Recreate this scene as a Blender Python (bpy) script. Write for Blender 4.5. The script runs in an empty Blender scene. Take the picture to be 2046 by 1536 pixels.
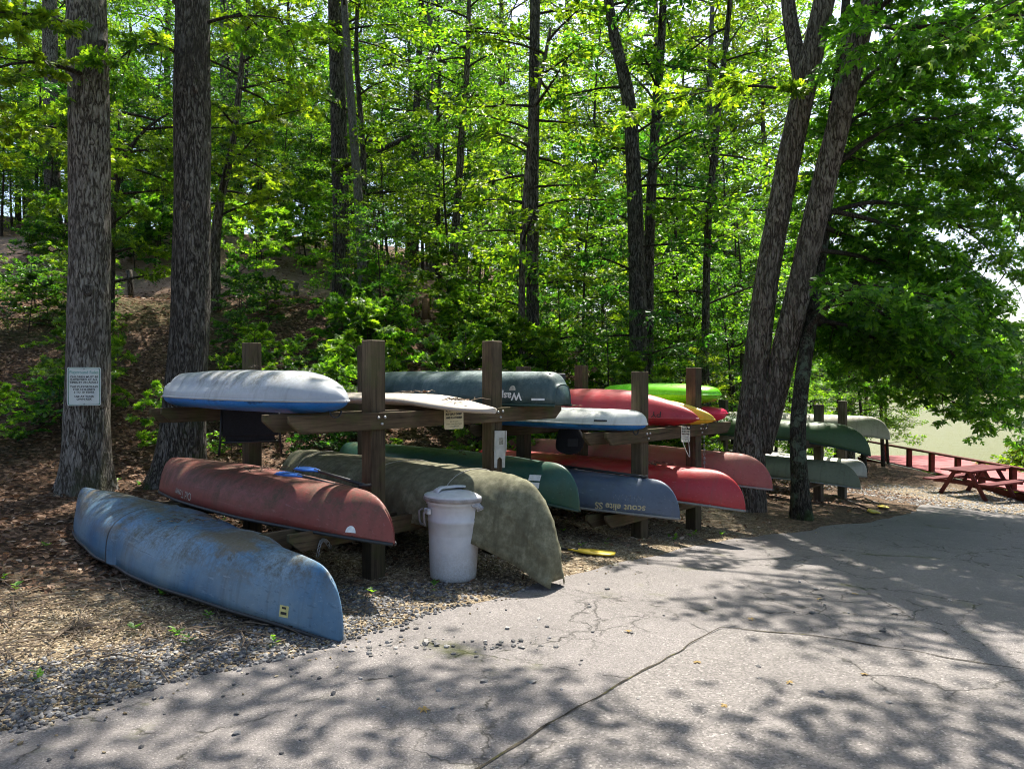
import bpy, bmesh, math, random
import numpy as np
from mathutils import Vector, Matrix
from mathutils.bvhtree import BVHTree

random.seed(7)
RNG = np.random.default_rng(7)
R = math.radians
scene = bpy.context.scene
COL = scene.collection

# ------------------------------------------------------------------ camera, sky, sun, exposure
FPX, UC, VH, EYE = 1480.0, 1023.0, 755.0, 1.65      # focal length in photo pixels, centre column, horizon row, eye height
cam_data = bpy.data.cameras.new("camera")
cam_data.sensor_width = 36.0
cam_data.lens = 36.0 * FPX / 2046.0
cam_data.clip_end = 2000.0
cam = bpy.data.objects.new("camera", cam_data)
cam.location = (0, 0, EYE)
cam.rotation_euler = (R(90) - math.atan(13.0 / FPX), 0, 0)
COL.objects.link(cam)
scene.camera = cam

SUN_EL, SUN_AZ = R(60.0), math.atan2(0.34, 0.94)       # azimuth clockwise from +Y
SUN_DIR = np.array([math.sin(SUN_AZ) * math.cos(SUN_EL), math.cos(SUN_AZ) * math.cos(SUN_EL), math.sin(SUN_EL)])
world = bpy.data.worlds.new("World")
scene.world = world
world.use_nodes = True
wt = world.node_tree
wt.nodes.clear()
sky_node = wt.nodes.new("ShaderNodeTexSky")
sky_node.sky_type = 'NISHITA'
sky_node.sun_disc = False
sky_node.sun_elevation = SUN_EL
sky_node.sun_rotation = SUN_AZ
sky_node.air_density = 1.0
sky_node.dust_density = 2.5
bg = wt.nodes.new("ShaderNodeBackground")
bg.inputs['Strength'].default_value = 0.105
wo = wt.nodes.new("ShaderNodeOutputWorld")
wt.links.new(sky_node.outputs[0], bg.inputs[0])
wt.links.new(bg.outputs[0], wo.inputs[0])
sun_data = bpy.data.lights.new("sun", 'SUN')
sun_data.energy = 5.0
sun_data.angle = R(0.55)
sun_data.color = (1.0, 0.95, 0.86)
sun = bpy.data.objects.new("sun", sun_data)
sun.rotation_euler = Vector(SUN_DIR).to_track_quat('Z', 'Y').to_euler()
COL.objects.link(sun)
scene.view_settings.view_transform = 'Standard'
scene.view_settings.look = 'None'
scene.view_settings.gamma = 1.0
scene.view_settings.exposure = 1.25
scene.view_settings.use_curve_mapping = False
cy = scene.cycles
cy.use_denoising = True
cy.filter_width = 1.05
cy.use_adaptive_sampling = True
cy.adaptive_threshold = 0.03
cy.adaptive_min_samples = 24
cy.max_bounces = 5
cy.diffuse_bounces = 3
cy.glossy_bounces = 2
cy.transmission_bounces = 3
cy.transparent_max_bounces = 8
cy.caustics_reflective = False
cy.caustics_refractive = False
cy.sample_clamp_indirect = 6.0

# ------------------------------------------------------------------ small helpers
def tag(o, label=None, cat=None, group=None, kind=None):
    if label: o['label'] = label
    if cat: o['category'] = cat
    if group: o['group'] = group
    if kind: o['kind'] = kind
    return o

def empty(name, loc=(0, 0, 0), rz=0.0):
    o = bpy.data.objects.new(name, None)
    o.empty_display_size = 0.2
    o.location = loc
    o.rotation_euler = (0, 0, rz)
    COL.objects.link(o)
    return o

class MB:
    """collects shapes and links them as one mesh object"""
    def __init__(s): s.v, s.f, s.n = [], [], 0
    def add(s, verts, faces):
        verts = np.asarray(verts, float).reshape(-1, 3)
        s.v.append(verts)
        off = s.n
        s.f += [tuple(i + off for i in f) for f in faces]
        s.n += len(verts)
        return s
    def box(s, c, size, rz=0.0, M=None, bev=0.0):
        hx, hy, hz = [k / 2 for k in size]
        if bev <= 0:
            p = np.array([(x, y, z) for x in (-hx, hx) for y in (-hy, hy) for z in (-hz, hz)])
            f = [(0, 1, 3, 2), (4, 6, 7, 5), (0, 4, 5, 1), (2, 3, 7, 6), (0, 2, 6, 4), (1, 5, 7, 3)]
        else:
            bm = bmesh.new()
            bmesh.ops.create_cube(bm, size=1)
            bmesh.ops.scale(bm, vec=size, verts=bm.verts)
            bmesh.ops.bevel(bm, geom=bm.edges[:], offset=bev, segments=1, affect='EDGES')
            bm.verts.index_update()
            p = np.array([v.co[:] for v in bm.verts]); f = [tuple(v.index for v in q.verts) for q in bm.faces]
            bm.free()
        if M is not None:
            p = p @ np.array(M.to_3x3()).T
        elif rz:
            c_, s_ = math.cos(rz), math.sin(rz)
            p = p @ np.array([[c_, s_, 0], [-s_, c_, 0], [0, 0, 1]])
        return s.add(p + np.array(c), f)
    def tube(s, path, radii, seg=8, cap=True, lump=None):
        path = np.asarray(path, float)
        n = len(path)
        radii = np.full(n, radii) if np.isscalar(radii) else np.asarray(radii, float)
        tan = np.gradient(path, axis=0)
        tan /= np.linalg.norm(tan, axis=1)[:, None] + 1e-9
        ref = np.array([1.0, 0, 0]) if abs(tan[0][0]) < 0.8 else np.array([0, 1.0, 0])
        u = ref - tan[0] * ref.dot(tan[0]); u /= np.linalg.norm(u)
        ang = np.linspace(0, 2 * math.pi, seg, endpoint=False)
        out = np.zeros((n, seg, 3))
        for i in range(n):
            u = u - tan[i] * u.dot(tan[i]); u /= np.linalg.norm(u) + 1e-9
            w = np.cross(tan[i], u)
            rr = radii[i] * (np.ones(seg) if lump is None else lump[i])
            out[i] = path[i] + (np.cos(ang) * rr)[:, None] * u + (np.sin(ang) * rr)[:, None] * w
        f = [(i * seg + j, i * seg + (j + 1) % seg, (i + 1) * seg + (j + 1) % seg, (i + 1) * seg + j) for i in range(n - 1) for j in range(seg)]
        if cap:
            f += [tuple(range(seg - 1, -1, -1)), tuple((n - 1) * seg + j for j in range(seg))]
        return s.add(out.reshape(-1, 3), f)
    def lathe(s, prof, seg=40, c=(0, 0, 0)):
        ang = np.linspace(0, 2 * math.pi, seg, endpoint=False)
        p = np.array([(r * math.cos(a), r * math.sin(a), z) for r, z in prof for a in ang]) + np.array(c)
        n = len(prof)
        f = [(i * seg + j, i * seg + (j + 1) % seg, (i + 1) * seg + (j + 1) % seg, (i + 1) * seg + j) for i in range(n - 1) for j in range(seg)]
        return s.add(p, f)
    def grid(s, P):
        a, b = P.shape[:2]
        f = [(i * b + j, (i + 1) * b + j, (i + 1) * b + j + 1, i * b + j + 1) for i in range(a - 1) for j in range(b - 1)]
        return s.add(P.reshape(-1, 3), f)
    def mesh(s, name, m=None, smooth=False):
        me = bpy.data.meshes.new(name)
        v = np.concatenate(s.v) if s.v else np.zeros((0, 3))
        me.from_pydata(v.tolist(), [], s.f)
        if m is not None: me.materials.append(m)
        if smooth: me.polygons.foreach_set('use_smooth', [True] * len(me.polygons))
        me.update()
        return me
    def build(s, name, m=None, parent=None, smooth=False, loc=None):
        return link(name, s.mesh(name, m, smooth), parent, loc)

def link(name, me, parent=None, loc=None):
    o = bpy.data.objects.new(name, me)
    COL.objects.link(o)
    if parent is not None: o.parent = parent
    if loc is not None: o.location = loc
    return o

def fast_mesh(name, V, F, m=None, smooth=False):
    """V (n,3); F (k,m) equal-sized faces, by numpy"""
    me = bpy.data.meshes.new(name)
    F = np.asarray(F, np.int32)
    me.vertices.add(len(V)); me.vertices.foreach_set('co', np.asarray(V, np.float32).ravel())
    me.loops.add(F.size); me.loops.foreach_set('vertex_index', F.ravel())
    me.polygons.add(len(F))
    me.polygons.foreach_set('loop_start', np.arange(0, F.size, F.shape[1], dtype=np.int32))
    me.polygons.foreach_set('loop_total', np.full(len(F), F.shape[1], np.int32))
    me.polygons.foreach_set('use_smooth', np.full(len(F), smooth, bool))
    if m is not None: me.materials.append(m)
    me.update(calc_edges=True)
    return me

def smoothstep(a, b, x):
    t = np.clip((np.asarray(x, float) - a) / (b - a), 0, 1)
    return t * t * (3 - 2 * t)

_perm = RNG.random((64, 64))
def vnoise(x, y, s=1.0):
    """smooth value noise 0..1, vectorised"""
    x = np.asarray(x, float) * s + 500; y = np.asarray(y, float) * s + 500
    xi, yi = np.floor(x).astype(int), np.floor(y).astype(int)
    fx, fy = x - xi, y - yi
    fx, fy = fx * fx * (3 - 2 * fx), fy * fy * (3 - 2 * fy)
    g = lambda a, b: _perm[a % 64, b % 64]
    return (g(xi, yi) * (1 - fx) + g(xi + 1, yi) * fx) * (1 - fy) + (g(xi, yi + 1) * (1 - fx) + g(xi + 1, yi + 1) * fx) * fy

# ------------------------------------------------------------------ materials
class Mat:
    def __init__(s, name):
        s.m = bpy.data.materials.new(name); s.m.use_nodes = True
        s.t = s.m.node_tree; s.t.nodes.clear()
        s.out = s.t.nodes.new('ShaderNodeOutputMaterial')
    def n(s, typ, ins=None, out=0, **attrs):
        nd = s.t.nodes.new('ShaderNode' + typ)
        for k, v in attrs.items(): setattr(nd, k, v)
        for k, v in (ins or {}).items(): s.put(nd.inputs[k], v)
        return nd.outputs[out]
    def put(s, sock, v):
        if isinstance(v, bpy.types.NodeSocket): s.t.links.new(v, sock)
        elif isinstance(v, (tuple, list)) and len(v) == 3 and sock.type == 'RGBA': sock.default_value = (*v, 1)
        else: sock.default_value = v
    def mix(s, f, a, b, blend='MIX'):
        nd = s.t.nodes.new('ShaderNodeMix'); nd.data_type = 'RGBA'; nd.blend_type = blend
        s.put(nd.inputs[0], f); s.put(nd.inputs[6], a); s.put(nd.inputs[7], b)
        return nd.outputs[2]
    def math(s, op, a, b=0.0, c=0.0, clamp=False):
        nd = s.t.nodes.new('ShaderNodeMath'); nd.operation = op; nd.use_clamp = clamp
        s.put(nd.inputs[0], a); s.put(nd.inputs[1], b); s.put(nd.inputs[2], c)
        return nd.outputs[0]
    def ramp(s, f, stops, interp='LINEAR'):
        nd = s.t.nodes.new('ShaderNodeValToRGB'); cr = nd.color_ramp; cr.interpolation = interp
        while len(cr.elements) < len(stops): cr.elements.new(0.5)
        for e, (p, c) in zip(cr.elements, stops):
            e.position = p; e.color = (*c, 1) if isinstance(c, (tuple, list)) else (c, c, c, 1)
        s.put(nd.inputs[0], f)
        return nd.outputs[0]
    def coord(s, kind='Object', scale=(1, 1, 1), loc=(0, 0, 0)):
        c = s.t.nodes.new('ShaderNodeTexCoord').outputs[kind]
        if scale == (1, 1, 1) and loc == (0, 0, 0): return c
        return s.n('Mapping', {'Vector': c, 'Scale': scale, 'Location': loc})
    def noise(s, vec, scale, detail=4, rough=0.55, dist=0.0, out=0):
        return s.n('TexNoise', {'Vector': vec, 'Scale': scale, 'Detail': detail, 'Roughness': rough, 'Distortion': dist}, out=out)
    def bump(s, h, strength=0.3, dist=0.01, normal=None):
        ins = {'Height': h, 'Strength': strength, 'Distance': dist}
        if normal is not None: ins['Normal'] = normal
        return s.n('Bump', ins)
    def bsdf(s, color, rough=0.5, spec=0.5, normal=None, metal=0.0, extra=None):
        ins = {'Base Color': color, 'Roughness': rough, 'Specular IOR Level': spec, 'Metallic': metal}
        if normal is not None: ins['Normal'] = normal
        ins.update(extra or {})
        return s.n('BsdfPrincipled', ins)
    def done(s, shader):
        s.t.links.new(shader, s.out.inputs[0]); return s.m

def plain(name, col, rough=0.5, metal=0.0, var=0.12, scale=30.0, bump=0.1):
    k = Mat(name); c = k.coord()
    nz = k.noise(c, scale, 5)
    dark = tuple(x * (1 - var * 1.6) for x in col); lite = tuple(min(1, x * (1 + var)) for x in col)
    return k.done(k.bsdf(k.ramp(nz, [(0.3, dark), (0.7, lite)]), rough, 0.5, k.bump(nz, bump, 0.004), metal))

def leaf_mat(name, dark, mid, lite, trans, tw=0.5, vary=0.08):
    k = Mat(name)
    rnd = k.n('NewGeometry', out=8)
    oi = k.n('ObjectInfo', out=5)
    c = k.ramp(rnd, [(0.0, dark), (0.45, mid), (0.85, lite), (1.0, tuple(min(1, x * 1.3) for x in lite))])
    hsv = k.n('HueSaturation', {'Hue': k.math('MULTIPLY_ADD', oi, vary * 0.35, 0.5 - vary * 0.175), 'Saturation': 1.0,
                                'Value': k.math('MULTIPLY_ADD', oi, 0.4, 0.8), 'Color': c})
    tcol = k.mix(1.0, hsv, trans, 'MULTIPLY')
    tcol = k.n('HueSaturation', {'Hue': 0.5, 'Saturation': 1.0, 'Value': 1.0, 'Color': tcol})
    p = k.bsdf(hsv, 0.42, 0.45)
    tr = k.n('BsdfTranslucent', {'Color': tcol})
    ms = k.n('MixShader', {0: tw, 1: p, 2: tr})
    return k.done(ms)

LEAF_A = leaf_mat('leaf_fresh_green', (0.018, 0.055, 0.009), (0.050, 0.122, 0.016), (0.105, 0.195, 0.020), (3.8, 3.5, 0.95), 0.54)
LEAF_B = leaf_mat('leaf_deep_green', (0.010, 0.034, 0.008), (0.024, 0.070, 0.013), (0.050, 0.118, 0.016), (3.2, 3.3, 1.1), 0.48)
LEAF_M = leaf_mat('leaf_maple_green', (0.014, 0.044, 0.008), (0.036, 0.095, 0.014), (0.075, 0.155, 0.018), (3.7, 3.6, 1.0), 0.54)
LEAF_C = leaf_mat('leaf_yellow_green', (0.026, 0.070, 0.009), (0.072, 0.150, 0.016), (0.140, 0.225, 0.020), (3.6, 3.3, 0.9), 0.54)

def bark_mat(name, dark, mid, lite, sc=1.0, lichen=None, moss=0.0):
    k = Mat(name); c = k.coord()
    cs = k.n('Mapping', {'Vector': c, 'Scale': (30 * sc, 30 * sc, 6.5 * sc)})
    n1 = k.noise(cs, 0.62, 3, 0.5, 0.6); n2 = k.noise(cs, 1.25, 3, 0.5, 0.5)
    f1 = k.math('MULTIPLY', k.math('ABSOLUTE', k.math('SUBTRACT', n1, 0.5)), 9.0, clamp=True)
    f2 = k.math('MULTIPLY', k.math('ABSOLUTE', k.math('SUBTRACT', n2, 0.5)), 11.0, clamp=True)
    v = k.math('MULTIPLY', f1, k.math('MULTIPLY_ADD', f2, 0.6, 0.4))
    fine = k.noise(k.n('Mapping', {'Vector': c, 'Scale': (60, 60, 14)}), 1.0, 5, 0.65)
    big = k.noise(c, 1.6, 3)
    ridge = k.math('MULTIPLY_ADD', k.math('SUBTRACT', fine, 0.5), 0.9, k.math('MULTIPLY', v, 0.62), clamp=True)
    col = k.ramp(ridge, [(0.05, dark), (0.36, mid), (0.85, lite)])
    col = k.mix(k.ramp(big, [(0.42, 0.0), (0.66, 0.4)]), col, tuple(x * 0.5 for x in mid))
    if lichen:
        ln = k.noise(c, 5.5, 6, 0.7)
        col = k.mix(k.ramp(ln, [(0.52, 0.0), (0.60, 0.75)]), col, lichen)
    if moss:
        mn = k.noise(c, 3.0, 5, 0.6)
        z = k.n('SeparateXYZ', {0: c}, out=2)
        low = k.math('SUBTRACT', 1.0, k.math('MULTIPLY', z, 0.8), clamp=True)
        col = k.mix(k.math('MULTIPLY', k.ramp(mn, [(0.48, 0.0), (0.6, moss)]), low), col, (0.035, 0.055, 0.012))
    return k.done(k.bsdf(col, 0.9, 0.15, k.bump(ridge, 0.95, 0.035)))

BARK_GREY = bark_mat('bark_grey_furrowed', (0.040, 0.032, 0.026), (0.25, 0.22, 0.19), (0.44, 0.41, 0.37), 1.15, moss=0.5)
BARK_DARK = bark_mat('bark_dark_furrowed', (0.024, 0.020, 0.017), (0.13, 0.115, 0.10), (0.30, 0.275, 0.25), 1.15, moss=0.8)
BARK_BROWN = bark_mat('bark_brown_ridged', (0.035, 0.027, 0.021), (0.18, 0.15, 0.125), (0.34, 0.30, 0.26), 1.0)
BARK_LICHEN = bark_mat('bark_lichen', (0.018, 0.016, 0.012), (0.07, 0.06, 0.047), (0.15, 0.14, 0.115), 1.5, lichen=(0.15, 0.19, 0.13), moss=0.8)
BARK_THIN = bark_mat('bark_thin_stem', (0.03, 0.025, 0.02), (0.085, 0.07, 0.055), (0.16, 0.14, 0.115), 2.2)
BARK_PALE = bark_mat('bark_pale_stem', (0.10, 0.09, 0.085), (0.25, 0.23, 0.22), (0.40, 0.38, 0.36), 1.6)

def wood_mat(name, dark, lite, streak=1.0, moss=0.0):
    k = Mat(name); c = k.coord('Object')
    oi = k.math('MULTIPLY', k.n('ObjectInfo', out=5), 37.0)
    cmb = k.n('CombineXYZ', {0: oi, 1: oi, 2: oi})
    c = k.n('VectorMath', {0: c, 1: cmb}, operation='ADD')
    g = k.noise(k.n('Mapping', {'Vector': c, 'Scale': (2.2, 42, 42)}), 1.0, 6, 0.65, 0.6)
    b = k.noise(c, 2.5, 4)
    col = k.ramp(g, [(0.3, dark), (0.72, lite)])
    col = k.mix(k.ramp(b, [(0.4, 0.0), (0.7, 0.6)]), col, tuple(x * 0.5 for x in dark))
    if moss:
        mo = k.noise(c, 6.0, 5, 0.6)
        col = k.mix(k.ramp(mo, [(0.5, 0.0), (0.66, moss)]), col, (0.06, 0.07, 0.02))
    crack = k.ramp(g, [(0.30, 0.0), (0.40, 1.0)])
    return k.done(k.bsdf(col, 0.85, 0.2, k.bump(crack, 0.5, 0.01, k.bump(g, 0.3, 0.006))))

WOOD_POST = wood_mat('weathered_post_wood', (0.038, 0.027, 0.017), (0.145, 0.108, 0.068), moss=0.4)   # grain along local x
WOOD_BEAM = wood_mat('weathered_beam_wood', (0.050, 0.033, 0.020), (0.17, 0.12, 0.070), moss=0.5)
WOOD_GREY = wood_mat('grey_post_wood', (0.055, 0.045, 0.035), (0.17, 0.145, 0.115), moss=0.3)
WOOD_RED = wood_mat('red_stained_wood', (0.085, 0.024, 0.018), (0.17, 0.05, 0.038))
DECK_RED = wood_mat('red_painted_deck', (0.40, 0.12, 0.12), (0.50, 0.19, 0.185))
BOLT = plain('galvanised_bolt', (0.42, 0.41, 0.40), 0.4, 0.9)
CHAIN = plain('steel_chain', (0.34, 0.34, 0.35), 0.4, 0.9)
BLACK = plain('black_plastic', (0.012, 0.012, 0.014), 0.5)
BLACK_CLOTH = plain('black_cloth', (0.010, 0.010, 0.014), 0.9, 0, 0.3, 60, 0.3)
ROPE = plain('pale_rope', (0.45, 0.42, 0.36), 0.9)

def hull_mat(name, base, faded, dirt, dirt_amt=0.5, top=0.15, rough=0.45, streak=True, grime_z=0.6, metal=0.0, scratch=0.25, patch=None):
    """weathered boat skin: faded colour, blotchy grime gathered on the up-turned bottom, drip streaks, fine scratches; local z up, x along"""
    k = Mat(name); c = k.coord()
    big = k.noise(c, 1.7, 5, 0.6)
    col = k.mix(k.ramp(big, [(0.35, 0.0), (0.68, 1.0)]), base, faded)
    z = k.n('SeparateXYZ', {0: c}, out=2)
    mid = k.noise(c, 7.0, 7, 0.68, 0.3)
    fine = k.noise(c, 45.0, 4, 0.7)
    hz = k.ramp(k.math('ADD', z, k.math('MULTIPLY', k.math('SUBTRACT', big, 0.5), 0.25)), [(top, 0.12), (top + 0.16, 1.0)])
    gm = k.ramp(mid, [(0.42, 0.0), (0.66, 1.0)])
    g = k.math('MULTIPLY', k.math('MULTIPLY_ADD', gm, 0.75, k.math('MULTIPLY', k.ramp(fine, [(0.4, 0.0), (0.62, 1.0)]), 0.45)), hz, clamp=True)
    col = k.mix(k.math('MULTIPLY', g, dirt_amt), col, dirt)
    if patch:
        pn = k.noise(k.coord('Object', (0.7, 1.5, 1.5), (3.1, 0, 0)), 1.6, 6, 0.68)
        col = k.mix(k.math('MULTIPLY', k.ramp(pn, [(0.49, 0.0), (0.57, .95)]), hz), col, k.mix(mid, tuple(.5 * q_ for q_ in patch), tuple(1.9 * q_ for q_ in patch)))
    if streak:
        st = k.noise(k.n('Mapping', {'Vector': c, 'Scale': (14, 1.2, 1.0)}), 1.0, 5, 0.6)
        col = k.mix(k.ramp(st, [(0.52, 0.0), (0.75, 0.38)]), col, tuple(0.55 * x for x in dirt))
    sc = k.noise(k.n('Mapping', {'Vector': c, 'Scale': (0.9, 70, 55), 'Rotation': (0, 0.08, 0)}), 1.0, 4, 0.6)
    col = k.mix(k.ramp(sc, [(0.61, 0.0), (0.74, scratch)]), col, tuple(min(1, 0.22 + x * 1.1) for x in faded))
    sc2 = k.noise(k.n('Mapping', {'Vector': c, 'Scale': (1.1, 55, 40), 'Rotation': (0, -0.05, 0.02), 'Location': (7.3, 1.1, 0)}), 1.0, 3, 0.6)
    col = k.mix(k.ramp(sc2, [(0.60, 0.0), (0.70, scratch * 1.6)]), col, tuple(0.4 * x for x in base))
    rg = k.math('MULTIPLY_ADD', g, 0.35, rough, clamp=True)
    return k.done(k.bsdf(col, rg, 0.42, k.bump(k.math('ADD', fine, k.math('MULTIPLY', big, 3.0)), 0.12, 0.006), metal))

# ------------------------------------------------------------------ terrain
A_DIR = np.array([0.68, 0.733]); N_DIR = np.array([-0.733, 0.68])      # rack beams run along A, boats along N
_cp = [
 (0,0,0),(-3,0,0),(3,0,-.04),(-8,0,.12),(8,0,-.2),(0,-7,.05),(-9,-8,.15),(9,-8,-.1),(16,-6,-.4),(0,3,0),(-2.2,3.6,0),(1.5,4,-.02),(4,4,-.09),
 (-1.05,4.6,0),(-1.16,6.2,0),(.5,6.3,-.03),(3,6.5,-.13),(6,7,-.3),(10,6,-.45),(1.45,8.4,-.15),(2.3,9.3,-.27),(4.1,10.5,-.36),(7,10,-.52),(12,10,-.8),
 (5.8,14,-.67),(6.7,15,-.74),(8.3,14.5,-.86),(11,17.5,-1.28),(9.3,18,-1.15),(12.5,20.5,-1.32),(12.2,25.5,-1.30),(11.2,22.5,-1.12),(10,25,-1.0),(15.5,17,-1.6),(16,23,-2.3),(20,20,-2.9),(15,28,-3.0),(20,12,-1.5),
 (26,26,-3.6),(24,40,-4.0),(12,36,-3.4),(40,20,-3.8),(40,60,-4.4),(15,60,-4.2),(60,0,-3),(60,40,-5),
 (-2.67,7.6,.05),(-1.7,8.64,.08),(-4.55,7.7,.08),(-3,6,.02),(-5.2,9,.31),(-4.2,9.5,.33),(-7,7,.35),(-9,4,.35),(.15,9.6,-.08),(.98,10.5,-.12),(4.4,15.3,-.55),(5.2,16.2,-.6),
 (-7.4,11,1.1),(-10,10,1.2),(-6,13,1.75),(-9,13.5,2.4),(-3.5,11.5,.85),(-1.5,11,.45),(-3,13.5,1.75),(0.3,12.8,.35),(1,14.5,.8),(2.8,13.5,-.05),
 (-11,16,3.43),(-8.1,16,3.41),(-6.7,16,3.36),(-4.6,16,3.31),(-3.6,16.2,3.22),(-2.1,16.4,2.95),(-.8,17,2.35),(1,18,1.7),(3.3,19,.4),(5.5,20,-.5),(8,22,-.95),
 (-16,16,3.6),(-20,8,2.6),(-16,4,1.2),
 (-11,18.6,3.45),(-7,18.6,3.42),(-3.5,18.6,3.3),(-.5,19,2.9),
 (-13,21.5,5.3),(-9,21.5,5.2),(-5.5,21.3,4.7),(-2,22,3.9),(1.5,23,2.7),(5,25,.6),(9,28,-1.4),
 (-20,32,7.8),(-10,32,7.2),(-2,32,5.8),(4,34,3.4),(10,42,-.5),(-30,60,13),(-10,60,12),(5,60,7),(-45,20,10),(-45,-5,3),(-30,0,2),
]
_cp = np.array(_cp, float)
def _phi(r2): return np.where(r2 > 1e-9, r2 * np.log(np.maximum(r2, 1e-9)) * 0.5, 0.0)
_n = len(_cp)
_d2 = ((_cp[:, None, :2] - _cp[None, :, :2]) ** 2).sum(-1)
_A = np.zeros((_n + 3, _n + 3)); _A[:_n, :_n] = _phi(_d2) + np.eye(_n) * 0.25
_A[:_n, _n] = 1; _A[:_n, _n + 1:] = _cp[:, :2]; _A[_n:, :_n] = _A[:_n, _n:].T
_w = np.linalg.solve(_A, np.concatenate([_cp[:, 2], np.zeros(3)]))
def H0(x, y):
    x = np.atleast_1d(np.asarray(x, float)); y = np.atleast_1d(np.asarray(y, float))
    out = np.empty(x.shape)
    xf, yf, of = x.ravel(), y.ravel(), out.ravel()
    for i in range(0, len(xf), 20000):
        a, b = xf[i:i + 20000], yf[i:i + 20000]
        r2 = (a[:, None] - _cp[None, :, 0]) ** 2 + (b[:, None] - _cp[None, :, 1]) ** 2
        zz = _phi(r2) @ _w[:_n] + _w[_n] + _w[_n + 1] * a + _w[_n + 2] * b
        wl = np.maximum(smoothstep(20, 32, a) * smoothstep(8, 18, b), smoothstep(7, 18, a) * smoothstep(34, 44, b))
        of[i:i + 20000] = zz * (1 - wl) - 4.5 * wl
    return of.reshape(x.shape)
def h0(x, y): return float(H0(x, y)[0])
def ground_px(u, v):
    """where the line of sight through photo pixel (u, v) meets the ground"""
    dx, dz = (u - UC) / FPX, -(v - VH) / FPX
    lo, d = 1.0, 1.5
    while d < 80:
        if EYE + dz * d <= h0(dx * d, d): break
        lo = d; d += 0.25
    for _ in range(20):
        m = (lo + d) / 2
        if EYE + dz * m <= h0(dx * m, m): d = m
        else: lo = m
    return np.array([dx * d, d])
def at(u, v, d): return np.array([(u - UC) / FPX * d, d, EYE - (v - VH) / FPX * d])

# road outline: the rack-side edge traced on the ground, then round behind the camera
_edge_px = [(20, 1452), (200, 1402), (430, 1345), (560, 1310), (690, 1285), (840, 1235), (980, 1195), (1160, 1143), (1300, 1112), (1480, 1078), (1640, 1056), (1750, 1042), (1810, 1026), (1850, 1008)]
_edge = [ground_px(u, v) for u, v in _edge_px]
_road = [(-16, -3.2), (-9, 0.0), (-5.2, 1.9)] + [tuple(p) for p in _edge] + [(8.9, 14.4), (10.2, 13.4), (12.5, 12.4), (20, 11.0), (20, -12), (-16, -12)]
ROAD = np.array(_road)
# densify and roughen the outline
_pts = []
for i in range(len(ROAD)):
    a, b = ROAD[i], ROAD[(i + 1) % len(ROAD)]
    k = max(1, int(np.linalg.norm(b - a) / 0.12)) if i < len(ROAD) - 3 else 1
    for j in range(k):
        p = a + (b - a) * j / k
        if i < len(ROAD) - 3:
            p = p + (np.array([vnoise(p[0], p[1], 2.2), vnoise(p[1] + 40, p[0], 2.2)]) - 0.5) * 0.16
        _pts.append(p)
ROADP = np.array(_pts)
def road_sd_exact(x, y):
    """signed distance to the road edge, negative on the asphalt"""
    x = np.atleast_1d(np.asarray(x, float)); y = np.atleast_1d(np.asarray(y, float))
    sh = x.shape; x = x.ravel(); y = y.ravel()
    a = ROADP; b = np.roll(ROADP, -1, axis=0)
    out = np.empty(len(x))
    for i in range(0, len(x), 8000):
        X, Y = x[i:i + 8000, None], y[i:i + 8000, None]
        ex, ey = (b - a)[:, 0], (b - a)[:, 1]
        t = np.clip(((X - a[:, 0]) * ex + (Y - a[:, 1]) * ey) / (ex ** 2 + ey ** 2 + 1e-12), 0, 1)
        d = np.sqrt(((X - a[:, 0] - t * ex) ** 2 + (Y - a[:, 1] - t * ey) ** 2).min(1))
        c = ((a[:, 1] > Y) != (b[:, 1] > Y)) & (X < ex * (Y - a[:, 1]) / (ey + 1e-12) + a[:, 0])
        out[i:i + 8000] = np.where(c.sum(1) % 2 == 1, -d, d)
    return out.reshape(sh)
def _sd_grid(x0, x1, y0, y1, st):
    gx_, gy_ = np.arange(x0, x1 + st, st), np.arange(y0, y1 + st, st); X, Y = np.meshgrid(gx_, gy_, indexing='ij')
    return x0, y0, st, road_sd_exact(X, Y)
_SDN = _sd_grid(-7, 10, 1, 16, 0.08); _SDC = _sd_grid(-47, 63, -14, 63, 0.5)
def _sd_look(G, x, y):
    x0, y0, st, V = G
    fx = np.clip((x - x0) / st, 0, V.shape[0] - 1.001); fy = np.clip((y - y0) / st, 0, V.shape[1] - 1.001)
    i, j = fx.astype(int), fy.astype(int); a, b = fx - i, fy - j
    return (V[i, j] * (1 - a) + V[i + 1, j] * a) * (1 - b) + (V[i, j + 1] * (1 - a) + V[i + 1, j + 1] * a) * b
def road_sd(x, y):
    x = np.atleast_1d(np.asarray(x, float)); y = np.atleast_1d(np.asarray(y, float))
    return np.where((x > -7) & (x < 10) & (y > 1) & (y < 16), _sd_look(_SDN, x, y), _sd_look(_SDC, x, y))
def relief(x, y, sd):
    """small-scale unevenness of the earth off the road"""
    k = smoothstep(0.0, 1.2, sd)
    return k * ((vnoise(x, y, 1.3) - 0.5) * 0.07 + (vnoise(x, y, 4.0) - 0.5) * 0.03) + smoothstep(3, 8, sd) * (vnoise(x, y, 0.6) - 0.5) * 0.25
def HG(x, y):
    """final ground height"""
    sd = road_sd(x, y)
    return H0(x, y) + relief(x, y, sd) - 0.07 * smoothstep(0.03, -0.15, sd)
def hg(x, y): return float(HG(x, y)[0])

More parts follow.
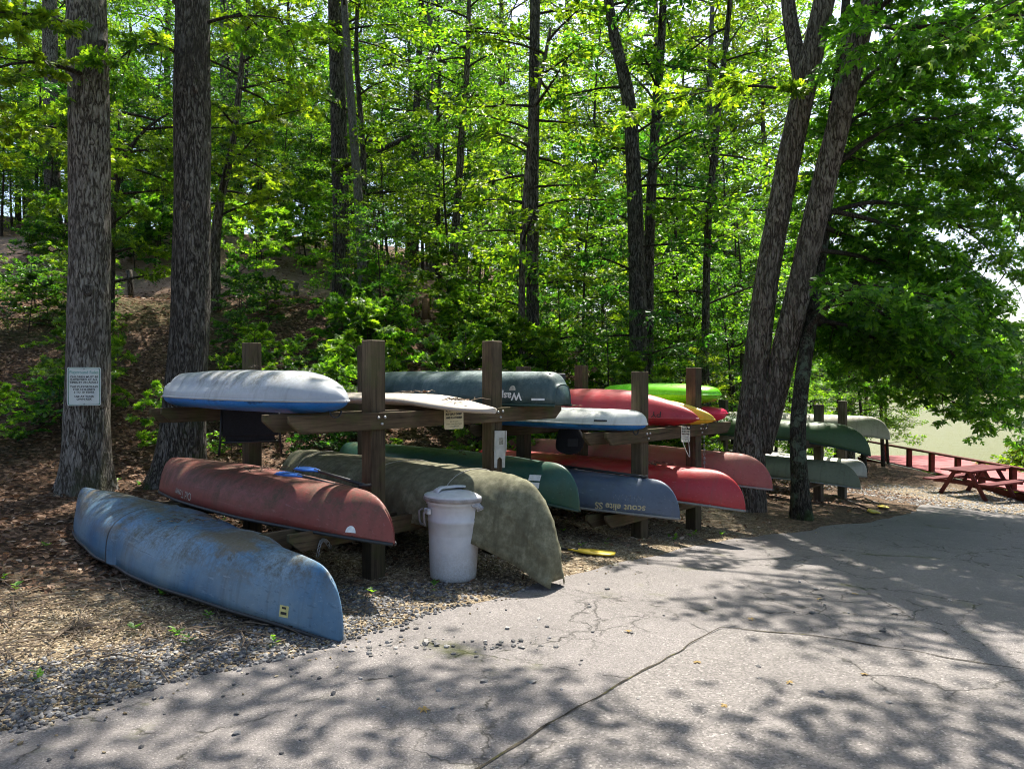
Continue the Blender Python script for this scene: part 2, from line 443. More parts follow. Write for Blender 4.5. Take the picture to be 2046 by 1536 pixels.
def axis_pts(segs):
    out = []
    for a, b, st in segs: out += list(np.arange(a, b, st))
    return np.array(out + [segs[-1][1]])
gx = axis_pts([(-46, -14, 1.0), (-14, -6.5, 0.25), (-6.5, 7, 0.10), (7, 15, 0.22), (15, 62, 1.2)])
gy = axis_pts([(-13, 1.5, 0.6), (1.5, 12, 0.10), (12, 24, 0.22), (24, 62, 1.0)])
GX, GY = np.meshgrid(gx, gy)
GSD = road_sd(GX, GY)
GZ = H0(GX, GY) + relief(GX, GY, GSD) - 0.07 * smoothstep(0.03, -0.15, GSD)
Vg = np.stack([GX, GY, GZ], -1).reshape(-1, 3)
nx, ny = len(gx), len(gy)
ii, jj = np.meshgrid(np.arange(ny - 1), np.arange(nx - 1), indexing='ij')
Fg = np.stack([ii * nx + jj, ii * nx + jj + 1, (ii + 1) * nx + jj + 1, (ii + 1) * nx + jj], -1).reshape(-1, 4)

def ground_material():
    k = Mat('forest_floor'); c = k.coord()
    zn = k.n('Attribute', {}, attribute_name='zone')
    zs = k.t.nodes.new('ShaderNodeSeparateColor'); k.t.links.new(zn, zs.inputs[0])
    grav, clay, moss = zs.outputs[0], zs.outputs[1], zs.outputs[2]
    n1 = k.noise(c, 2.2, 6, 0.6); n2 = k.noise(c, 16, 6, 0.7); n3 = k.noise(c, 70, 4, 0.7)
    vl = k.n('TexVoronoi', {'Vector': c, 'Scale': 26.0}, out=1)
    vls = k.n('SeparateColor', {0: vl}, out=0)
    litter = k.ramp(vls, [(0.0, (0.030, 0.018, 0.011)), (0.4, (0.085, 0.048, 0.028)), (0.75, (0.17, 0.095, 0.058)), (1.0, (0.30, 0.20, 0.14))])
    litter = k.mix(k.ramp(n1, [(0.4, 0.0), (0.65, 0.7)]), litter, (0.035, 0.024, 0.016))
    vg = k.n('TexVoronoi', {'Vector': c, 'Scale': 60.0}, out=1)
    vgs = k.n('SeparateColor', {0: vg}, out=0)
    vd = k.n('TexVoronoi', {'Vector': c, 'Scale': 60.0}, out=0)
    gravel = k.ramp(vgs, [(0.0, (0.10, 0.075, 0.05)), (0.4, (0.25, 0.19, 0.12)), (0.8, (0.40, 0.32, 0.21)), (1.0, (0.52, 0.46, 0.38))])
    gravel = k.mix(k.ramp(n2, [(0.45, 0.0), (0.62, 0.8)]), gravel, (0.07, 0.05, 0.034))
    cl = k.ramp(n2, [(0.3, (0.26, 0.165, 0.11)), (0.7, (0.46, 0.33, 0.24))])
    col = k.mix(k.math('MULTIPLY_ADD', k.math('SUBTRACT', n2, 0.5), 0.8, grav, clamp=True), litter, gravel)
    col = k.mix(clay, col, cl)
    col = k.mix(k.math('MULTIPLY', moss, k.ramp(n2, [(0.4, 0.0), (0.6, 1.0)])), col, (0.055, 0.085, 0.018))
    h = k.math('ADD', k.math('MULTIPLY', vd, -0.8), k.math('ADD', n2, k.math('MULTIPLY', n3, 0.4)))
    return k.done(k.bsdf(col, 0.95, 0.15, k.bump(h, 0.7, 0.03)))
gme = fast_mesh('ground', Vg, Fg, ground_material(), True)
zx, zy, zsd = GX.ravel(), GY.ravel(), GSD.ravel()
_wob = (vnoise(zx, zy, 0.9) - 0.5) * 1.6
grav_w = 1 - smoothstep(1.6, 3.2, zsd + _wob)
grav_w = grav_w * (1 - .8 * smoothstep(2.8, 4.2, zx))
grav_w = np.maximum(grav_w, smoothstep(8.0, 9.5, zx) * (1 - smoothstep(18.5, 20.5, zy)) * smoothstep(11, 13, zy))
clay_w = smoothstep(18.6, 20.0, zy) * (1 - smoothstep(24, 27, zy)) * (1 - smoothstep(-4, -1, zx)) * (0.65 + 0.35 * vnoise(zx, zy, 1.5))
moss_w = smoothstep(0.55, 0.75, vnoise(zx + 9, zy, 0.8)) * smoothstep(6, 12, zsd) * 0.6 + smoothstep(15, 18, zx) * 0.8
moss_w = np.clip(moss_w, 0, 1)
zone = np.stack([grav_w, clay_w, moss_w, np.ones_like(moss_w)], -1)
za = gme.color_attributes.new('zone', 'FLOAT_COLOR', 'POINT')
za.data.foreach_set('color', zone.astype(np.float32).ravel())
ground = link('ground', gme); tag(ground, 'forest floor of brown leaf litter and gravel sloping down to the lake', kind='structure')

# ------------------------------------------------------------------ asphalt
def asphalt_material(name, base, coarse, crack_scale, crack_w, patchy):
    k = Mat(name); c = k.coord()
    n1 = k.noise(c, 0.8, 5, 0.6); n2 = k.noise(c, 6, 6, 0.65)
    v = k.n('TexVoronoi', {'Vector': c, 'Scale': coarse}, out=1)
    vs = k.n('SeparateColor', {0: v}, out=0)
    vd = k.n('TexVoronoi', {'Vector': c, 'Scale': coarse}, out=0)
    grit = k.ramp(vs, [(0.0, tuple(x * 0.6 for x in base)), (0.35, tuple(x * 0.86 for x in base)), (0.75, tuple(x * 1.1 for x in base)), (0.93, tuple(x * 1.3 for x in base)), (1.0, tuple(min(.8, x * 1.9) for x in base))])
    col = k.mix(k.ramp(n1, [(0.35, 0.0), (0.7, patchy)]), grit, tuple(x * 0.55 for x in base))
    col = k.mix(k.ramp(n2, [(0.5, 0.0), (0.75, 0.35)]), col, tuple(x * 1.35 for x in base))
    wv = k.mix(0.35, c, k.noise(c, 2.6, 4, 0.6, out=1), 'ADD')
    wv = k.mix(0.05, wv, k.noise(c, 22, 3, 0.6, out=1), 'ADD')
    e1 = k.n('TexVoronoi', {'Vector': wv, 'Scale': crack_scale}, feature='DISTANCE_TO_EDGE')
    e2 = k.n('TexVoronoi', {'Vector': wv, 'Scale': crack_scale * 3.1}, feature='DISTANCE_TO_EDGE')
    reg = k.ramp(k.noise(c, 0.55, 3, 0.5), [(0.47, 0.0), (0.58, 1.0)])
    c1 = k.ramp(e1, [(0.0, 1.0), (crack_w, 0.0)])
    c2 = k.math('MULTIPLY', k.ramp(e2, [(0.0, 1.0), (crack_w * 2.2, 0.0)]), reg)
    crack = k.math('MAXIMUM', k.math('MULTIPLY', c1, k.ramp(n2, [(0.44, 0.0), (0.60, 0.95)])), k.math('MULTIPLY', c2, 0.7), clamp=True)
    col = k.mix(crack, col, (0.022, 0.020, 0.015))
    nearc = k.ramp(e1, [(0.0, 1.0), (0.09, 0.0)])
    mo = k.math('MULTIPLY', nearc, k.ramp(k.noise(c, 1.5, 5, 0.65), [(0.56, 0.0), (0.68, 0.85)]))
    mo = k.math('MAXIMUM', mo, k.ramp(k.noise(c, 2.3, 7, 0.7), [(0.66, 0.0), (0.74, 0.6)]))
    col = k.mix(mo, col, (0.085, 0.090, 0.026))
    h = k.math('SUBTRACT', k.math('MULTIPLY_ADD', vd, -0.35, k.math('MULTIPLY', n2, 0.6)), k.math('MULTIPLY', crack, 1.4))
    return k.done(k.bsdf(col, 0.88, 0.25, k.bump(h, 0.55, 0.012)))
ASPH = asphalt_material('worn_asphalt', (0.195, 0.176, 0.166), 150.0, 0.66, 0.011, 0.5)
ASPH2 = asphalt_material('coarse_asphalt_patch', (0.185, 0.167, 0.155), 95.0, 0.30, 0.006, 0.4)

def draped_sheet(name, poly, m, dz, step, drop=0.05):
    """a sheet with the polygon's outline, triangulated on a grid and laid over the ground, with a turned-down edge"""
    bm = bmesh.new()
    vs = [bm.verts.new((p[0], p[1], 0)) for p in poly]
    f = bm.faces.new(vs)
    if f.normal.z < 0: f.normal_flip()
    lo, hi = poly.min(0), poly.max(0)
    for ax in (0, 1):
        t = lo[ax] + step
        while t < hi[ax]:
            co = [0, 0, 0]; co[ax] = t; no = [0, 0, 0]; no[ax] = 1
            bmesh.ops.bisect_plane(bm, geom=bm.verts[:] + bm.edges[:] + bm.faces[:], plane_co=co, plane_no=no, dist=1e-5)
            t += step
    bd = [e for e in bm.edges if e.is_boundary]
    ex = bmesh.ops.extrude_edge_only(bm, edges=bd)
    low = {v for v in ex['geom'] if isinstance(v, bmesh.types.BMVert)}
    allv = bm.verts[:]
    z = H0([v.co.x for v in allv], [v.co.y for v in allv])
    for v, zz in zip(allv, z): v.co.z = zz + dz - (drop if v in low else 0)
    bmesh.ops.recalc_face_normals(bm, faces=bm.faces[:])
    me = bpy.data.meshes.new(name); bm.to_mesh(me); bm.free()
    me.materials.append(m)
    return link(name, me)
road = draped_sheet('road', ROADP, ASPH, 0.0, 0.6); tag(road, 'cracked grey asphalt drive with moss in the cracks', kind='structure')
_pp = [ground_px(u, v) for u, v in [(1440, 1257), (1620, 1272), (1800, 1300), (2046, 1342)]]
_far = _pp[-1] + (_pp[-1] - _pp[-2]) * 6
_dl = ground_px(960, 1536) - _pp[0]
patch_poly = []
corners = [_pp[0], _pp[1], _pp[2], _pp[3], _far, np.array([12.0, -6.0]), _pp[0] + _dl * 4.0, _pp[0] + _dl * 2.0, _pp[0] + _dl]
for i in range(len(corners)):
    a, b = corners[i], corners[(i + 1) % len(corners)]
    kk = max(1, int(np.linalg.norm(b - a) / 0.10))
    for j in range(kk):
        p = a + (b - a) * j / kk
        patch_poly.append(p + (np.array([vnoise(p[0], p[1], 5), vnoise(p[1], p[0] + 9, 5)]) - 0.5) * 0.035)
road_patch = draped_sheet('road_patch', np.array(patch_poly), ASPH2, 0.006, 0.6, 0.012); tag(road_patch, 'coarser asphalt patch joined to the drive along a dark seam', kind='structure')

def ribbon(name, pts, w, m, dz, label):
    pts = np.array(pts); out = []
    for a, b in zip(pts[:-1], pts[1:]):
        k = max(2, int(np.linalg.norm(b - a) / 0.06)); out += [a + (b - a) * j / k for j in range(k)]
    out = np.array(out); out += (np.stack([vnoise(out[:, 0], out[:, 1], 6), vnoise(out[:, 1], out[:, 0] + 4, 6)], -1) - .5) * .035
    t = unit2(np.gradient(out, axis=0)); nn = np.stack([-t[:, 1], t[:, 0]], -1)
    ww = w * (.35 + 1.1 * vnoise(out[:, 0], out[:, 1], 9))[:, None]
    rows = [out - nn * ww, out, out + nn * ww * .8]
    P = np.stack([np.concatenate([r, (H0(r[:, 0], r[:, 1]) + dz + (.002 if q == 1 else 0))[:, None]], 1) for q, r in enumerate(rows)], 1)
    o = MB().grid(P).build(name, m); return tag(o, label, kind='structure')
def unit2(v): return v / (np.linalg.norm(v, axis=1)[:, None] + 1e-9)
k = Mat('dirt_filled_joint'); cc = k.coord(); nn_ = k.noise(cc, 9, 5, .65)
JOINT = k.done(k.bsdf(k.ramp(nn_, [(.38, (.030, .027, .022)), (.55, (.070, .060, .045)), (.68, (.12, .115, .04))]), .95, .1, k.bump(nn_, .6, .02)))
ribbon('road_joint', [_pp[0], _pp[0] + _dl * .5, _pp[0] + _dl, _pp[0] + _dl * 2], .009, JOINT, .010, 'dark dirt filled joint running toward the viewer between old and patched asphalt')
ribbon('road_joint', [_pp[0], _pp[1], _pp[2], _pp[3], _pp[3] + (_pp[3] - _pp[2])], .008, JOINT, .010, 'dark mossy joint running right along the far edge of the asphalt patch')

# ------------------------------------------------------------------ lake and far bank
LAKE_Z = -2.75
def water_material():
    k = Mat('lake_water'); c = k.coord('Object', (1, 1.0, 1))
    w = k.noise(k.n('Mapping', {'Vector': c, 'Scale': (0.35, 2.6, 1)}), 1.1, 5, 0.65)
    b = k.bump(w, 0.8, 0.25)
    return k.done(k.bsdf((0.125, 0.125, 0.026), 0.30, 0.12, b))
mb = MB(); mb.add([(-60, 14, LAKE_Z), (420, 14, LAKE_Z), (420, 420, LAKE_Z), (-60, 420, LAKE_Z)], [(0, 1, 2, 3)])
lake = mb.build('lake', water_material()); tag(lake, 'murky green lake beyond the trees', kind='structure')
fbx = np.linspace(40, 420, 60)
P = []
for x in fbx:
    y0 = 205 + 12 * math.sin(x * 0.021) + 4 * math.sin(x * 0.13)
    P.append([(x, y0 - 4, LAKE_Z - 1), (x, y0, LAKE_Z + 0.2), (x, y0 + 14, LAKE_Z + 4), (x, y0 + 60, LAKE_Z + 14), (x, y0 + 200, LAKE_Z + 26)])
far_bank = MB().grid(np.array(P)).build('far_bank', plain('far_bank_earth', (0.030, 0.045, 0.014), 0.95, 0, 0.4, 0.4), smooth=True)
tag(far_bank, 'wooded bank on the far side of the lake', kind='structure')

# ------------------------------------------------------------------ boat racks
RZ_A = math.atan2(A_DIR[1], A_DIR[0])
def xbox_mesh(name, size, m, bev=0.006): return MB().box((0, 0, 0), size, bev=bev).mesh(name, m)
def beam_mesh(name, L, h, t, m, cut=0.10):
    """plank on edge, long axis x, lower corners of both ends sawn off"""
    a = L / 2; b = h / 2
    prof = [(-a, b), (a, b), (a, b - 0.055), (a - cut, -b), (-a + cut, -b), (-a, b - 0.055)]
    v = [(x, y, z) for y in (-t / 2, t / 2) for x, z in prof]
    f = [(0, 1, 2, 3, 4, 5), (11, 10, 9, 8, 7, 6)] + [(i, 6 + i, 6 + (i + 1) % 6, (i + 1) % 6) for i in range(6)]
    bm = bmesh.new(); vs = [bm.verts.new(p) for p in v]; [bm.faces.new([vs[i] for i in q]) for q in f]
    bmesh.ops.recalc_face_normals(bm, faces=bm.faces[:])
    bmesh.ops.bevel(bm, geom=bm.edges[:], offset=0.004, segments=1, affect='EDGES')
    me = bpy.data.meshes.new(name); bm.to_mesh(me); bm.free(); me.materials.append(m)
    return me

def rack(label, F, G, back, tops, z_up, z_lo, ext=(0.92, 0.92), wp=WOOD_POST, wb=WOOD_BEAM, pw=0.145):
    root = empty('boat_rack', (F[0], F[1], hg(*F)))
    rl = np.array([F[0], F[1], hg(*F)])
    F = np.array(F); G = np.array(G)
    sp = np.linalg.norm(G - F); ad = (G - F) / sp; nd = np.array([-ad[1], ad[0]]); rz = math.atan2(ad[1], ad[0])
    posts = [F, G, F + back * N_DIR, G + back * N_DIR]
    for p, top in zip(posts, tops):
        zb = hg(*p) - 0.25; L = top - zb
        o = link('post', xbox_mesh('post', (L, pw, pw), wp, 0.008), root)
        o.location = (p[0] - rl[0], p[1] - rl[1], (top + zb) / 2 - rl[2])
        o.rotation_euler = (random.uniform(-.012, .012), -math.pi / 2, rz + random.uniform(-.03, .03))
    for base in (F, F + back * N_DIR):
        for zc in (z_up, z_lo):
            for sgn in (-1, 1):
                e0, e1 = ext[0] + random.uniform(-.06, .05), ext[1] + random.uniform(-.06, .05)
                if sgn > 0: e0 += 0.1
                L = sp + e0 + e1
                c = base + ad * (sp / 2 + (e1 - e0) / 2) + nd * sgn * (pw / 2 + 0.022)
                o = link('beam', beam_mesh('beam', L, 0.14, 0.04, wb), root)
                o.location = (c[0] - rl[0], c[1] - rl[1], zc + random.uniform(-.006, .006) - rl[2])
                o.rotation_euler = (0, 0, rz)
            if base is F:
                for p in (F, G):
                    q = p - nd * (pw / 2 + 0.044)
                    for dx, dz in ((-.035, .022), (.03, .025), (0.0, -.03)):
                        b = MB().lathe([(0, .012), (.011, .010), (.014, 0.003), (.014, -.004)], 10).build('bolt', BOLT, root, smooth=True)
                        b.location = (q[0] + ad[0] * dx - rl[0], q[1] + ad[1] * dx - rl[1], zc + dz - rl[2])
                        b.rotation_euler = (math.pi / 2, 0, rz)
    return tag(root, label, 'boat rack', 'timber boat racks along the drive')

pA, pB = np.array([-1.16, 6.2]), np.array([-0.195, 7.24])
pF, pG = np.array([1.45, 8.4]), np.array([2.28, 9.29])
pH, pI = np.array([5.8, 14.0]), np.array([6.66, 14.92])
rack('dark timber boat rack beside the white bin, holding the red and tarp covered canoes', pA, pB, 2.06, (1.965, 2.01, 2.01, 2.03), 1.30, 0.41, (0.90, 0.95))
rack('timber boat rack holding the lime kayak and the bright red canoe', pF, pG, 1.77, (1.725, 1.78, 1.80, 1.83), 1.00, 0.13, (0.80, 0.80))
rack('grey timber boat rack behind the lichen covered tree, holding drab canoes', pH, pI, 1.94, (1.15, 1.19, 1.20, 1.22), 0.45, -0.28, (0.95, 0.95), WOOD_GREY, WOOD_GREY)

# ------------------------------------------------------------------ boats (all lie bottom up; local +x is the end near the road, +z the keel side)
NEAR = -N_DIR
def hull_surface(L, W, D, rise_n, rise_f, stem=0.45, m=2.3, pw=2.4, qw=0.9, rocker=0.02, ns=72, nc=26, nmid=2.9, nend=1.5, transom=0.0, dent=0.006, seed=0, kick=0.0):
    rng = np.random.default_rng(seed)
    t = np.linspace(-1, 1, ns); x = np.sin(t * math.pi / 2) * L / 2
    ax = np.abs(x) / (L / 2)
    b = W / 2 * np.clip(1 - ax ** pw, 0, 1) ** qw
    if transom: b = np.where(x > 0, np.maximum(b, W / 2 * (1 - (1 - transom) * ax ** 2.2)), b)
    rise = np.where(x > 0, rise_n, rise_f)
    zs = -rise * ax ** 3.5
    zk = D - rocker * ax ** 2 + kick * smoothstep(0.5, 0.8, ax) * (x > 0)
    a0 = 1 - stem / (L / 2)
    r = np.clip((ax - a0) / (1 - a0), 0, 1)
    prof = np.clip(1 - r ** m, 0, 1) ** (1 / m)
    if transom: prof = np.where(x > 0, np.maximum(prof, 0.72 - 0.1 * r), prof)
    zend = -rise
    zk = np.where(r > 0, zend + (zk - zend) * prof, zk)
    zk = np.maximum(zk, zs + 0.002)
    ph = np.linspace(-math.pi / 2, math.pi / 2, nc)
    e = 2 / nmid + (2 / nend - 2 / nmid) * ax ** 3
    if transom: e = np.where(x > 0, 2 / nmid, e)
    sn, cs = np.sin(ph), np.cos(ph)
    Y = b[:, None] * np.sign(sn) * np.abs(sn)[None, :] ** e[:, None]
    Z = zs[:, None] + (zk - zs)[:, None] * np.abs(cs)[None, :] ** e[:, None]
    X = np.repeat(x[:, None], nc, 1)
    X = X + 0.0 * Z
    amp = dent * (1 - ax ** 6)[:, None]
    wob = (vnoise(X * 1.0 + seed * 7.3, Y * 2.0 + Z, 2.3) - 0.5) * 2
    Y = Y + np.sign(Y) * wob * amp * 1.2
    Z = Z + wob * amp * (np.abs(cs)[None, :] > 0.2)
    return np.stack([X, Y, Z], -1), x, b, zs, zk

def boat_root(name, near_xy, far_dir, L, z0, pitch=0.0, roll=0.0):
    fd = np.array(far_dir) / np.linalg.norm(far_dir)
    c = np.array(near_xy) + fd * L / 2
    o = empty(name, (c[0], c[1], z0))
    o.rotation_euler = (roll, pitch, math.atan2(-fd[1], -fd[0]))
    return o

def canoe(name, label, near_xy, L, W, D, z0, hmat, gmat, rise=(0.12, 0.12), far_dir=N_DIR, cat='canoe', pitch=0.0, roll=0.0, seam=None, **kw):
    root = boat_root(name, near_xy, far_dir, L, z0, pitch, roll)
    P, x, b, zs, zk = hull_surface(L, W, D, rise[0], rise[1], **kw)
    hull = MB().grid(P)
    if kw.get('transom'):
        n = P.shape[1]; hull.add(P[-1], [tuple(range(n))])
    h = hull.build('hull', hmat, root, True)
    sol = h.modifiers.new('skin', 'SOLIDIFY'); sol.thickness = 0.008; sol.offset = 1
    for s in (-1, 1):
        k = 0 if s < 0 else -1
        path = P[:, k].copy(); path[:, 2] -= 0.004; path[:, 1] += s * 0.008
        MB().tube(path, 0.015, 6).build('gunwale', gmat, root, True)
    for tx in (-0.18, 0.16, 0.42):
        i = int(np.argmin(abs(x - tx * L)))
        MB().box((x[i], 0, zs[i] + 0.005), (0.06, 2 * b[i], 0.02)).build('thwart', gmat, root)
    for s in (-1, 1):
        if s > 0 and kw.get('transom'): continue
        i = int(np.argmin(abs(x - s * (L / 2 - 0.38)))); j = 0 if s < 0 else len(x) - 1
        MB().add([(x[j], 0, zs[j] + 0.006), (x[i], -b[i], zs[i] + 0.006), (x[i], b[i], zs[i] + 0.006), (x[j], 0, zs[j] - 0.008), (x[i], -b[i], zs[i] - 0.008), (x[i], b[i], zs[i] - 0.008)],
                 [(0, 1, 2), (5, 4, 3), (0, 3, 4, 1), (1, 4, 5, 2), (2, 5, 3, 0)]).build('deck_plate', gmat, root)
        # protective stem band
        if kw.get('stemband', False): pass
    tag(root, label, cat)
    return root, h, P

def bvh_of(h):
    me = h.data
    return BVHTree.FromPolygons([v.co[:] for v in me.vertices], [tuple(p.vertices) for p in me.polygons])
def project(bvh, xs, zs, off=0.011, side=-1):
    out = []
    for x, z in zip(xs, zs):
        hit = bvh.ray_cast(Vector((x, side * 3, z)), Vector((0, -side, 0)))[0]
        y = hit.y if hit is not None else side * 0.02
        out.append((x, y + side * off, z))
    return np.array(out)
def decal(h, name, xc, zc, w, hgt, m, parent, off=0.0115, shape=None, tilt=0.0):
    """a sticker laid on the visible side of a hull"""
    bvh = bvh_of(h)
    if shape is None: shape = [(-.5, -.5), (-.17, -.5), (.17, -.5), (.5, -.5), (.5, .5), (.17, .5), (-.17, .5), (-.5, .5)]
    c, s = math.cos(tilt), math.sin(tilt)
    xs = [xc + (a * w * c - b * hgt * s) for a, b in shape]; zs = [zc + (a * w * s + b * hgt * c) for a, b in shape]
    P = project(bvh, xs, zs, off)
    return MB().add(P, [tuple(range(len(P)))]).build(name, m, h)
def text_mesh(body, size, extrude=0.0, spacing=1.0, bold=0.0):
    cu = bpy.data.curves.new('lettering', 'FONT')
    cu.body = body; cu.size = size; cu.align_x = 'CENTER'; cu.align_y = 'CENTER'; cu.extrude = extrude; cu.space_line = spacing; cu.resolution_u = 3; cu.offset = bold
    o = bpy.data.objects.new('lettering', cu); COL.objects.link(o)
    dg = bpy.context.evaluated_depsgraph_get()
    me = bpy.data.meshes.new_from_object(o.evaluated_get(dg))
    bpy.data.objects.remove(o); bpy.data.curves.remove(cu)
    return me
def hull_text(h, body, xc, zc, size, m, parent, tilt=0.0, sx=1.0, bold=0.0):
    """lettering on the visible side, upside down as the boat lies bottom up"""
    me = text_mesh(body, size, bold=bold)
    v = np.array([q.co[:] for q in me.vertices])
    X, Z = -v[:, 0] * sx, -v[:, 1]
    c, s = math.cos(tilt), math.sin(tilt)
    P = project(bvh_of(h), xc + X * c - Z * s, zc + X * s + Z * c, 0.0125)
    me.vertices.foreach_set('co', P.astype(np.float32).ravel()); me.update()
    me.materials.clear(); me.materials.append(m)
    return link('lettering', me, h)

GUN_BLACK = plain('gunwale_black_vinyl', (0.018, 0.018, 0.019), 0.5)
GUN_GREY = plain('gunwale_aluminium', (0.36, 0.36, 0.35), 0.45, 0.7)
GUN_PALE = plain('gunwale_grey_vinyl', (0.23, 0.22, 0.21), 0.6)
GUN_GREEN = plain('gunwale_dark_green', (0.02, 0.05, 0.04), 0.5)
PALE_PRINT = plain('pale_print', (0.45, 0.42, 0.37), 0.7, 0, 0.25)
WHITE_PRINT = plain('white_print', (0.75, 0.75, 0.74), 0.6)
CREAM_PRINT = plain('cream_print', (0.55, 0.47, 0.28), 0.7, 0, 0.3, 80)
BLACK_PRINT = plain('black_print', (0.02, 0.02, 0.02), 0.6)
YELLOW_PRINT = plain('yellow_print', (0.62, 0.55, 0.22), 0.6)
HALF = [(math.cos(a) * 0.5, math.sin(a) - 0.5) for a in np.linspace(0, math.pi, 10)]

# --- blue canoe on the ground
M_BLUE = hull_mat('faded_blue_hull', (0.030, 0.135, 0.27), (0.18, 0.27, 0.34), (0.080, 0.072, 0.052), 0.95, 0.16, 0.36, patch=(0.10, 0.082, 0.055))
bl, blh, blP = canoe('canoe', 'scuffed blue canoe lying bottom up on the ground at the edge of the drive', (-1.06, 4.62), 4.95, 0.85, 0.385, 0.105, M_BLUE, GUN_BLACK, pitch=0.012,
    rise=(0.085, 0.06), far_dir=(-0.735, 0.678), stem=0.34, m=2.5, pw=2.1, qw=0.95, nmid=2.7, nend=1.45, dent=0.014, seed=3)
# joint of the folded hull: a raised lap edge around the middle
sx = -0.32
i = int(np.argmin(abs(blP[:, 0, 0] - sx)))
lap = blP[i].copy()[0:15]; ctr = np.array([lap[0, 0], 0, 0.0])
sc1 = ctr + (lap - ctr) * 1.075; sc0 = ctr + (lap - ctr) * 1.02
q = np.stack([sc0 - [0.03, 0, 0], sc1 - [0.022, 0, 0], sc1, sc0 + [0.16, 0, 0]])
MB().grid(q[:3]).build('hull_seam', BLACK, bl, True)
MB().grid(q[2:]).build('hull_lap', M_BLUE, bl, True)
decal(blh, 'maker_plate', 2.03, 0.05, 0.075, 0.075, YELLOW_PRINT, bl)
decal(blh, 'maker_plate_print', 2.03, 0.038, 0.05, 0.018, BLACK_PRINT, bl, 0.013)
decal(blh, 'maker_plate_print', 2.03, 0.072, 0.035, 0.014, BLACK_PRINT, bl, 0.013)

# --- first rack, lower level
M_RED1 = hull_mat('dull_red_hull', (0.19, 0.034, 0.027), (0.245, 0.062, 0.048), (0.085, 0.066, 0.040), 0.9, 0.06, 0.5)
rc, rch, rcP = canoe('canoe', 'dull red canoe with mouldy bottom and blue paddles on it, on the low rack arm', (-0.862, 5.40), 4.12, 0.80, 0.315, 0.49, M_RED1, GUN_BLACK,
    rise=(0.05, 0.08), stem=0.42, m=2.2, dent=0.008, seed=5)
hull_text(rch, 'Old Town', -0.62, 0.075, 0.10, PALE_PRINT, rc, -0.02, 1.0)
decal(rch, 'half_moon_sticker', 1.74, 0.035, 0.085, 0.05, WHITE_PRINT, rc, shape=HALF)
M_GREEN1 = hull_mat('green_hull', (0.010, 0.055, 0.040), (0.022, 0.085, 0.062), (0.085, 0.095, 0.035), 0.8, 0.22, 0.32)
gc, gch, gcP = canoe('canoe', 'dark green canoe with three white stickers on its end, low on the first rack', (0.65, 7.18), 4.1, 0.84, 0.33, 0.485, M_GREEN1, GUN_GREEN,
    rise=(0.12, 0.12), stem=0.36, m=2.4, seed=8)
for q in range(3): decal(gch, 'sticker', 1.62, 0.03 + 0.072 * q, 0.12, 0.055, WHITE_PRINT, gc)

# --- tarp covered canoe
def tarp_material():
    k = Mat('mildewed_olive_tarp'); c = k.coord()
    n1 = k.noise(c, 2.2, 5, 0.6); n2 = k.noise(c, 14, 7, 0.7); n3 = k.noise(c, 60, 4, 0.7)
    col = k.ramp(n2, [(0.28, (0.075, 0.071, 0.045)), (0.5, (0.17, 0.163, 0.105)), (0.72, (0.32, 0.31, 0.215))])
    col = k.mix(k.ramp(n1, [(0.4, 0.0), (0.65, 0.75)]), col, (0.10, 0.095, 0.06))
    st = k.noise(k.n('Mapping', {'Vector': c, 'Scale': (11, 2.0, 1.2)}), 1.0, 6, 0.65)
    col = k.mix(k.ramp(st, [(0.5, 0.0), (0.72, 0.6)]), col, (0.055, 0.05, 0.033))
    return k.done(k.bsdf(col, 0.9, 0.15, k.bump(k.math('ADD', n2, k.math('MULTIPLY', n3, 0.6)), 0.15, 0.008)))
TARP = tarp_material()
tr = boat_root('covered_canoe', (0.36, 5.86), N_DIR, 4.2, 0.485)
P, tx, tb, tzs, tzk = hull_surface(4.2, 1.0, 0.36, 0.44, 0.22, stem=0.62, m=2.7, pw=2.6, qw=0.8, nmid=2.5, nend=1.7, ns=150, nc=54, dent=0.0, seed=2)
ax = np.abs(P[..., 0]) / 2.1
side = np.abs(P[..., 1]) / (np.max(np.abs(P[..., 1]), axis=1, keepdims=True) + 1e-6)
P[..., 1] += np.sign(P[..., 1]) * 0.0
flare = np.clip(1 - side, 0, 1)
# blunt, boxed end where the cloth is folded round the stem
blunt = smoothstep(0.86, 1.0, P[..., 0] / 2.1)
P[..., 1] += blunt * np.linspace(-1, 1, P.shape[1])[None, :] * 0.075
# folds: sagging diagonal creases at the ends and cross ridges on top
cr1 = np.abs(((P[..., 0] * 2.4 + P[..., 2] * 2.6 + vnoise(P[..., 0], P[..., 2], 1.7) * 1.3) % 1.0) - 0.5) * 2
cr2 = np.abs(((P[..., 0] * 5.0 - P[..., 2] * 3.5 + vnoise(P[..., 2], P[..., 0], 2.3) * 1.6) % 1.0) - 0.5) * 2
fold = (cr1 ** 9) * 0.018 + (cr2 ** 11) * 0.010 * smoothstep(0.3, 0.8, ax)
P[..., 1] += np.sign(P[..., 1]) * fold * (0.3 + side)
P[..., 2] += fold * 0.8 * (1 - side) + (vnoise(P[..., 0], P[..., 1], 1.3) - 0.5) * 0.014
